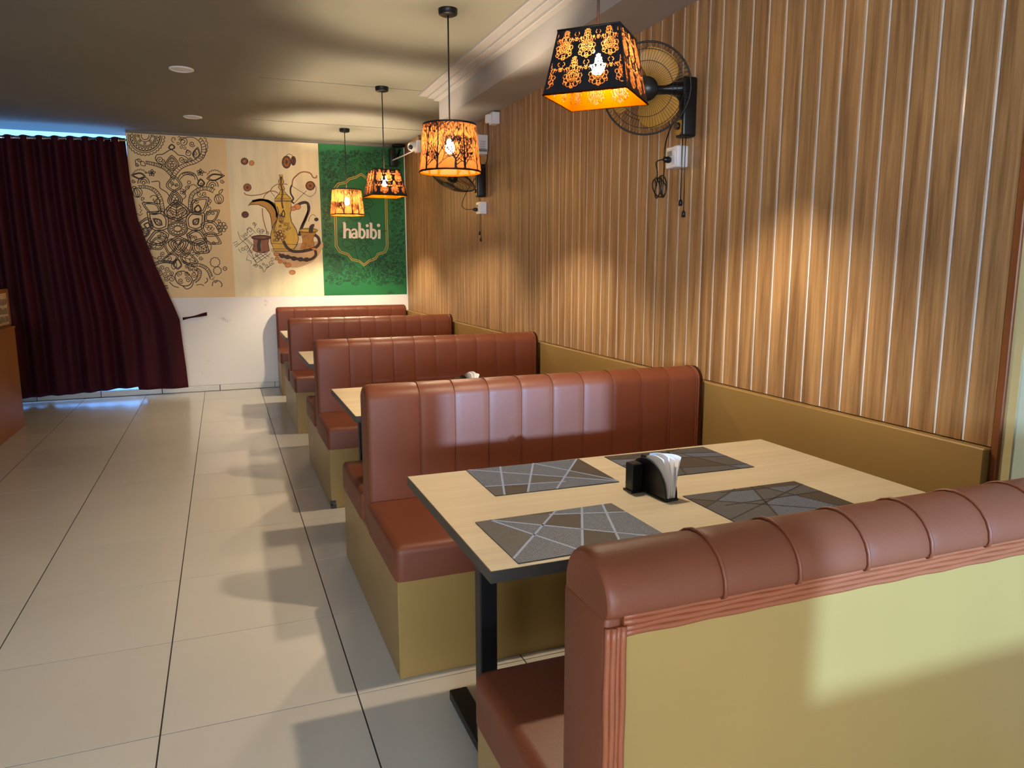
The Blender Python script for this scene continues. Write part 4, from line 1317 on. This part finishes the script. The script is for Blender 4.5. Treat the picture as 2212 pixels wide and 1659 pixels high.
# cup at the right
cup = [(772, 965), (942, 965), (905, 1040), (916, 1120), (890, 1148), (775, 1142), (802, 1080), (800, 1040)]
A.fill('paint_gold_deep', cup, part='cup'); A.stroke(K, cup, 4, True)
A.fill('paint_gold', A.ell(858, 958, 93, 22), part='cup_rim'); A.circ(K, 858, 958, 93, 22, 5); A.circ(K, 858, 958, 78, 14, 3)
for q in range(16): A.spiral('paint_copper', R_.uniform(808, 900), R_.uniform(990, 1130), 12, 1.3, q * 40, 4)
A.fill('paint_hose', part='spoon', pts=[(860, 975), (868, 920), (895, 895), (918, 900), (905, 940), (898, 975)], smooth=3)
A.stroke('paint_hose', [(918, 1000), (955, 1030), (965, 1085), (925, 1130), (850, 1155), (760, 1168), (690, 1160), (640, 1120), (608, 1062)], 28, smooth=8)
A.stroke('paint_hose', [(560, 1195), (620, 1215), (720, 1235), (800, 1250), (880, 1245), (930, 1205), (925, 1150)], 26, smooth=8)
for x, y in ((600, 1212), (650, 1222), (715, 1238), (780, 1245), (840, 1248)): A.fill('paint_hose', A.ell(x, y, 30, 22))
for q in range(3): A.circ(K, 640 + q * 70, 1222 + q * 10, 24, 16, 3)
A.fill('paint_orange', [(885, 1135), (925, 1130), (945, 1158), (905, 1150)])
# small copper pot
pot = [(308, 1035), (468, 1035), (456, 1090), (470, 1160), (430, 1178), (345, 1175), (303, 1150), (316, 1090)]
A.fill('paint_copper', pot); A.stroke(K, pot, 6, True)
A.fill('paint_bean', A.ell(388, 1028, 96, 22), part='pot_rim'); A.circ(K, 388, 1028, 96, 22, 6); A.fill('paint_copper', A.ell(385, 1026, 60, 12), part='coffee_surface')
A.stroke('paint_hose', [(372, 1050), (362, 1110), (372, 1165)], 30, smooth=4)
# beans, slices and orange beads
for cx, cy, rx, ry, mm in ((222, 270, 36, 34, 'paint_bean'), (293, 287, 25, 25, 'paint_orange'), (640, 278, 45, 62, 'paint_bean'), (708, 265, 25, 46, 'paint_bean'), (250, 530, 39, 38, 'paint_bean'), (876, 513, 46, 45, 'paint_bean'), (228, 800, 35, 32, 'paint_bean'), (937, 848, 20, 17, 'paint_hose'),
                           (540, 1195, 27, 17, 'paint_orange'), (545, 1238, 19, 17, 'paint_orange'), (577, 1267, 22, 19, 'paint_orange'), (620, 1283, 15, 12, 'paint_orange'), (655, 1303, 29, 22, 'paint_orange'), (698, 1375, 30, 22, 'paint_orange')):
    A.fill(mm, A.ell(cx, cy, rx, ry)); A.circ(K, cx, cy, rx, ry, 3)
for q in range(9): A.stroke('paint_orange', [(222, 270), (222 + 28 * math.cos(q * .7), 270 + 26 * math.sin(q * .7))], 3)
for cx, cy in ((640, 278), (876, 513), (250, 530)):
    for q in range(9): A.circ('paint_orange', cx + 24 * math.cos(q * .7) * (1 if cx != 640 else .9), cy + 24 * math.sin(q * .7) * (1 if cx != 640 else 1.5), 8, 8, 3)
A.stroke(K, [(705, 232), (712, 265), (704, 300)], 5, smooth=3)
# chains, tubes and the lace cloth
A.stroke('paint_copper', [(220, 580), (235, 600), (290, 610), (370, 602), (430, 585), (480, 566), (530, 572), (555, 590)], 8, smooth=6)
A.stroke('paint_copper', [(410, 640), (430, 600), (475, 565), (500, 530), (540, 502), (600, 494), (650, 500)], 7, smooth=6); A.stroke(K, [(480, 570), (522, 620)], 4)
A.stroke('paint_hose', [(715, 690), (692, 668), (708, 640), (682, 590), (680, 540), (695, 505)], 15, smooth=6)
A.stroke('paint_copper', [(695, 505), (703, 455), (730, 420), (780, 382), (830, 375), (880, 392), (905, 430), (935, 432), (938, 410)], 11, smooth=6)
A.stroke(K, [(700, 520), (790, 575), (870, 620), (920, 590), (935, 540), (915, 490)], 4, smooth=6); A.stroke(K, [(840, 562), (770, 630), (712, 692)], 4)
A.stroke('paint_copper', [(400, 735), (403, 810), (420, 890), (440, 960), (452, 990)], 8, smooth=5); A.petal(K, (455, 1000), (448, 965), 26, 4, 0)
A.stroke(K, [(635, 215), (660, 198), (690, 205), (703, 225)], 4, smooth=4); A.stroke(K, [(857, 870), (875, 820), (905, 800), (930, 820)], 4, smooth=4)
for s_ in ([(155, 970), (180, 1040), (255, 1110), (340, 1285)], [(130, 1125), (310, 985)], [(185, 1005), (300, 1110)], [(110, 1085), (145, 1065), (155, 1090), (120, 1105)], [(240, 1250), (258, 1185), (345, 1275)],
           [(300, 1095), (250, 1180)], [(340, 1285), (480, 1190)], [(330, 1200), (400, 1260)], [(370, 1180), (440, 1240)], [(410, 1180), (470, 1225)], [(300, 1240), (430, 1165)], [(320, 1262), (455, 1178)], [(240, 1250), (290, 1262), (285, 1290)],
           [(160, 1140), (190, 1180)], [(205, 1000), (240, 1040), (215, 1050)], [(210, 1010), (330, 1120)], [(270, 1000), (310, 1045)]):
    A.stroke(K, s_, 4)
for x, y, r, a in ((275, 960, 30, 120), (320, 890, 22, 0), (365, 955, 24, 90), (400, 955, 20, 0), (235, 995, 18, 0), (205, 1140, 22, 0), (245, 1130, 26, 80), (285, 1165, 20, 0), (345, 1200, 20, 60), (500, 1240, 22, 0), (490, 1280, 26, 90), (445, 1310, 22, 0), (335, 1310, 22, 190), (380, 1320, 18, 0), (410, 1290, 16, 0)):
    A.spiral(K, x, y, r, 1.3, a, 4)
A.stroke(K, [(305, 1310), (350, 1300), (395, 1325), (415, 1372), (450, 1325), (520, 1285)], 4, smooth=4)
A.stroke(K, [(320, 935), (330, 905), (312, 880)], 4, smooth=3); A.stroke(K, [(250, 985), (250, 945), (280, 928), (330, 985)], 4, smooth=4); A.stroke(K, [(380, 1010), (372, 960), (395, 990), (410, 950)], 4, smooth=4)
finish(t, A, {'paint_copper': 'copper_strokes', 'paint_bean': 'brown_strokes', 'paint_hose': 'pipe_hose', 'paint_orange': 'orange_strokes', K: 'line_art'})

# --- green panel with the lettering
t, A = mural('green_mural', 'green painted mural panel with gold shield frame and white habibi lettering', 1.117, 2.116, 'mural_green', 670, 250, .2411)
G = 'ink_green'
R_ = random.Random(21)
def in_shield(x, y):
    if x < 190 or x > 725: return False
    e = abs(x - 462) / 250
    top = 505 + 125 * e ** 1.2; bot = 1365 - 150 * e ** 1.2
    return top < y < bot
placed = []
for tries in range(5200):
    x = R_.uniform(78, 865); y = R_.uniform(315, 1505); r = R_.choice((30, 24, 19, 14, 10))
    xl_ = 80 + (y - 300) * .042; xr_ = 822 + (y - 300) * .033
    if x - r < xl_ or x + r > xr_ or in_shield(x, y): continue
    if any((x - a) ** 2 + (y - b_) ** 2 < (r + c) ** 2 * .72 for a, b_, c in placed): continue
    placed.append((x, y, r))
    a0 = R_.uniform(0, 360)
    A.spiral(G, x, y, r * .98, R_.choice((1.2, 1.6, 1.9)), a0, 5.5)
    ex = x + r * math.cos(math.radians(a0)); ey = y + r * math.sin(math.radians(a0)); da = math.radians(a0 - 75)
    A.stroke(G, [(ex, ey), (ex + r * .6 * math.cos(da), ey + r * .6 * math.sin(da)), (ex + r * 1.1 * math.cos(da - .7), ey + r * 1.1 * math.sin(da - .7)), (ex + r * 1.3 * math.cos(da - 1.3), ey + r * 1.3 * math.sin(da - 1.3))], 5.5, smooth=4)
for q in range(10): A.stroke(G, [(190 + q * 9, 1330 - q * 3), (215 + q * 8, 1360), (200 + q * 9, 1400 + q * 2)], 5, smooth=4)
left = [(455, 515), (405, 545), (345, 560), (315, 592), (245, 605), (213, 650), (218, 900), (225, 1170), (262, 1225), (335, 1248), (372, 1295), (440, 1310), (482, 1346)]
right = [(455, 515), (500, 548), (560, 560), (592, 592), (655, 605), (683, 650), (690, 900), (698, 1170), (676, 1228), (612, 1246), (590, 1285), (530, 1308), (482, 1346)]
for L_ in (left, right):
    for off in (0, 15):
        A.stroke('ink_gold', [(x + (462 - x) * off / 230, y + (930 - y) * off / 400) for x, y in L_], 7)
# hand drawing in the shield
for s_ in ([(245, 1075), (262, 1030), (310, 1000), (330, 940)], [(285, 1130), (330, 1110), (395, 1150)], [(285, 1140), (310, 1180), (395, 1160)], [(320, 1185), (360, 1200), (410, 1170)], [(400, 1170), (412, 1230), (432, 1295)],
           [(498, 1190), (530, 1230), (552, 1292)], [(350, 900), (380, 935), (440, 930), (470, 890)], [(480, 740), (545, 760), (560, 800), (520, 830), (480, 840)], [(490, 770), (540, 785)], [(485, 800), (535, 810)], [(470, 880), (520, 870), (540, 920), (550, 960)],
           [(635, 1045), (660, 1030), (690, 1035)], [(440, 1165), (480, 1215), (510, 1165)], [(440, 1215), (480, 1160), (512, 1215)], [(480, 1225), (468, 1255), (482, 1268), (496, 1252), (480, 1225)], [(250, 1090), (300, 1080), (350, 1100)]):
    A.stroke(G, s_, 6, smooth=5)
for x, y, r in ((420, 1130, 34), (480, 1130, 40), (540, 1130, 34), (450, 1115, 20), (510, 1115, 20), (370, 1030, 30), (275, 1060, 18)): A.spiral(G, x, y, r, 1.5, 30, 6)
# lettering
Wt = 'ink_white'
A.depth += .0006
def stem(x, y0, y1, w_=23): A.stroke(Wt, [(x, y0), (x + 1, (y0 + y1) / 2), (x, y1)], w_)
def bowl(cx, cy, rx, ry, a0, a1, w_=20):
    A.stroke(Wt, A.ell(cx, cy, rx, ry, 18, a0, a1), w_, abs(a1 - a0) >= 360)
def done():
    A.shapes.append(('letter', Wt, A.layers.pop(Wt)))
stem(308, 958, 1098); A.stroke(Wt, [(292, 962), (312, 956)], 12); bowl(336, 1042, 22, 24, 180, 360, 17); stem(358, 1038, 1098); done()
bowl(394, 1036, 20, 18, 190, 360, 15); stem(414, 1034, 1098, 21); bowl(393, 1074, 19, 19, 0, 360, 15); done()
stem(442, 960, 1092); A.stroke(Wt, [(428, 964), (446, 958)], 12); bowl(463, 1056, 24, 38, -115, 115, 19); done()
stem(513, 1018, 1098); done(); A.fill(Wt, A.ell(511, 985, 14, 14))
stem(545, 962, 1096); A.stroke(Wt, [(530, 966), (549, 960)], 12); bowl(566, 1060, 24, 38, -115, 115, 19); done()
stem(618, 1022, 1102); done(); A.fill(Wt, A.ell(612, 982, 15, 15))
for dx in range(6): A.stroke('ink_black', [(695 + dx * 10, 1580 + 3 * math.sin(dx * 2)), (702 + dx * 10, 1590)], 5)
A.stroke('ink_black', [(700, 1572), (740, 1568)], 4)
finish(t, A, {G: 'scroll_art', 'ink_gold': 'shield_frame', 'ink_black': 'signature'})
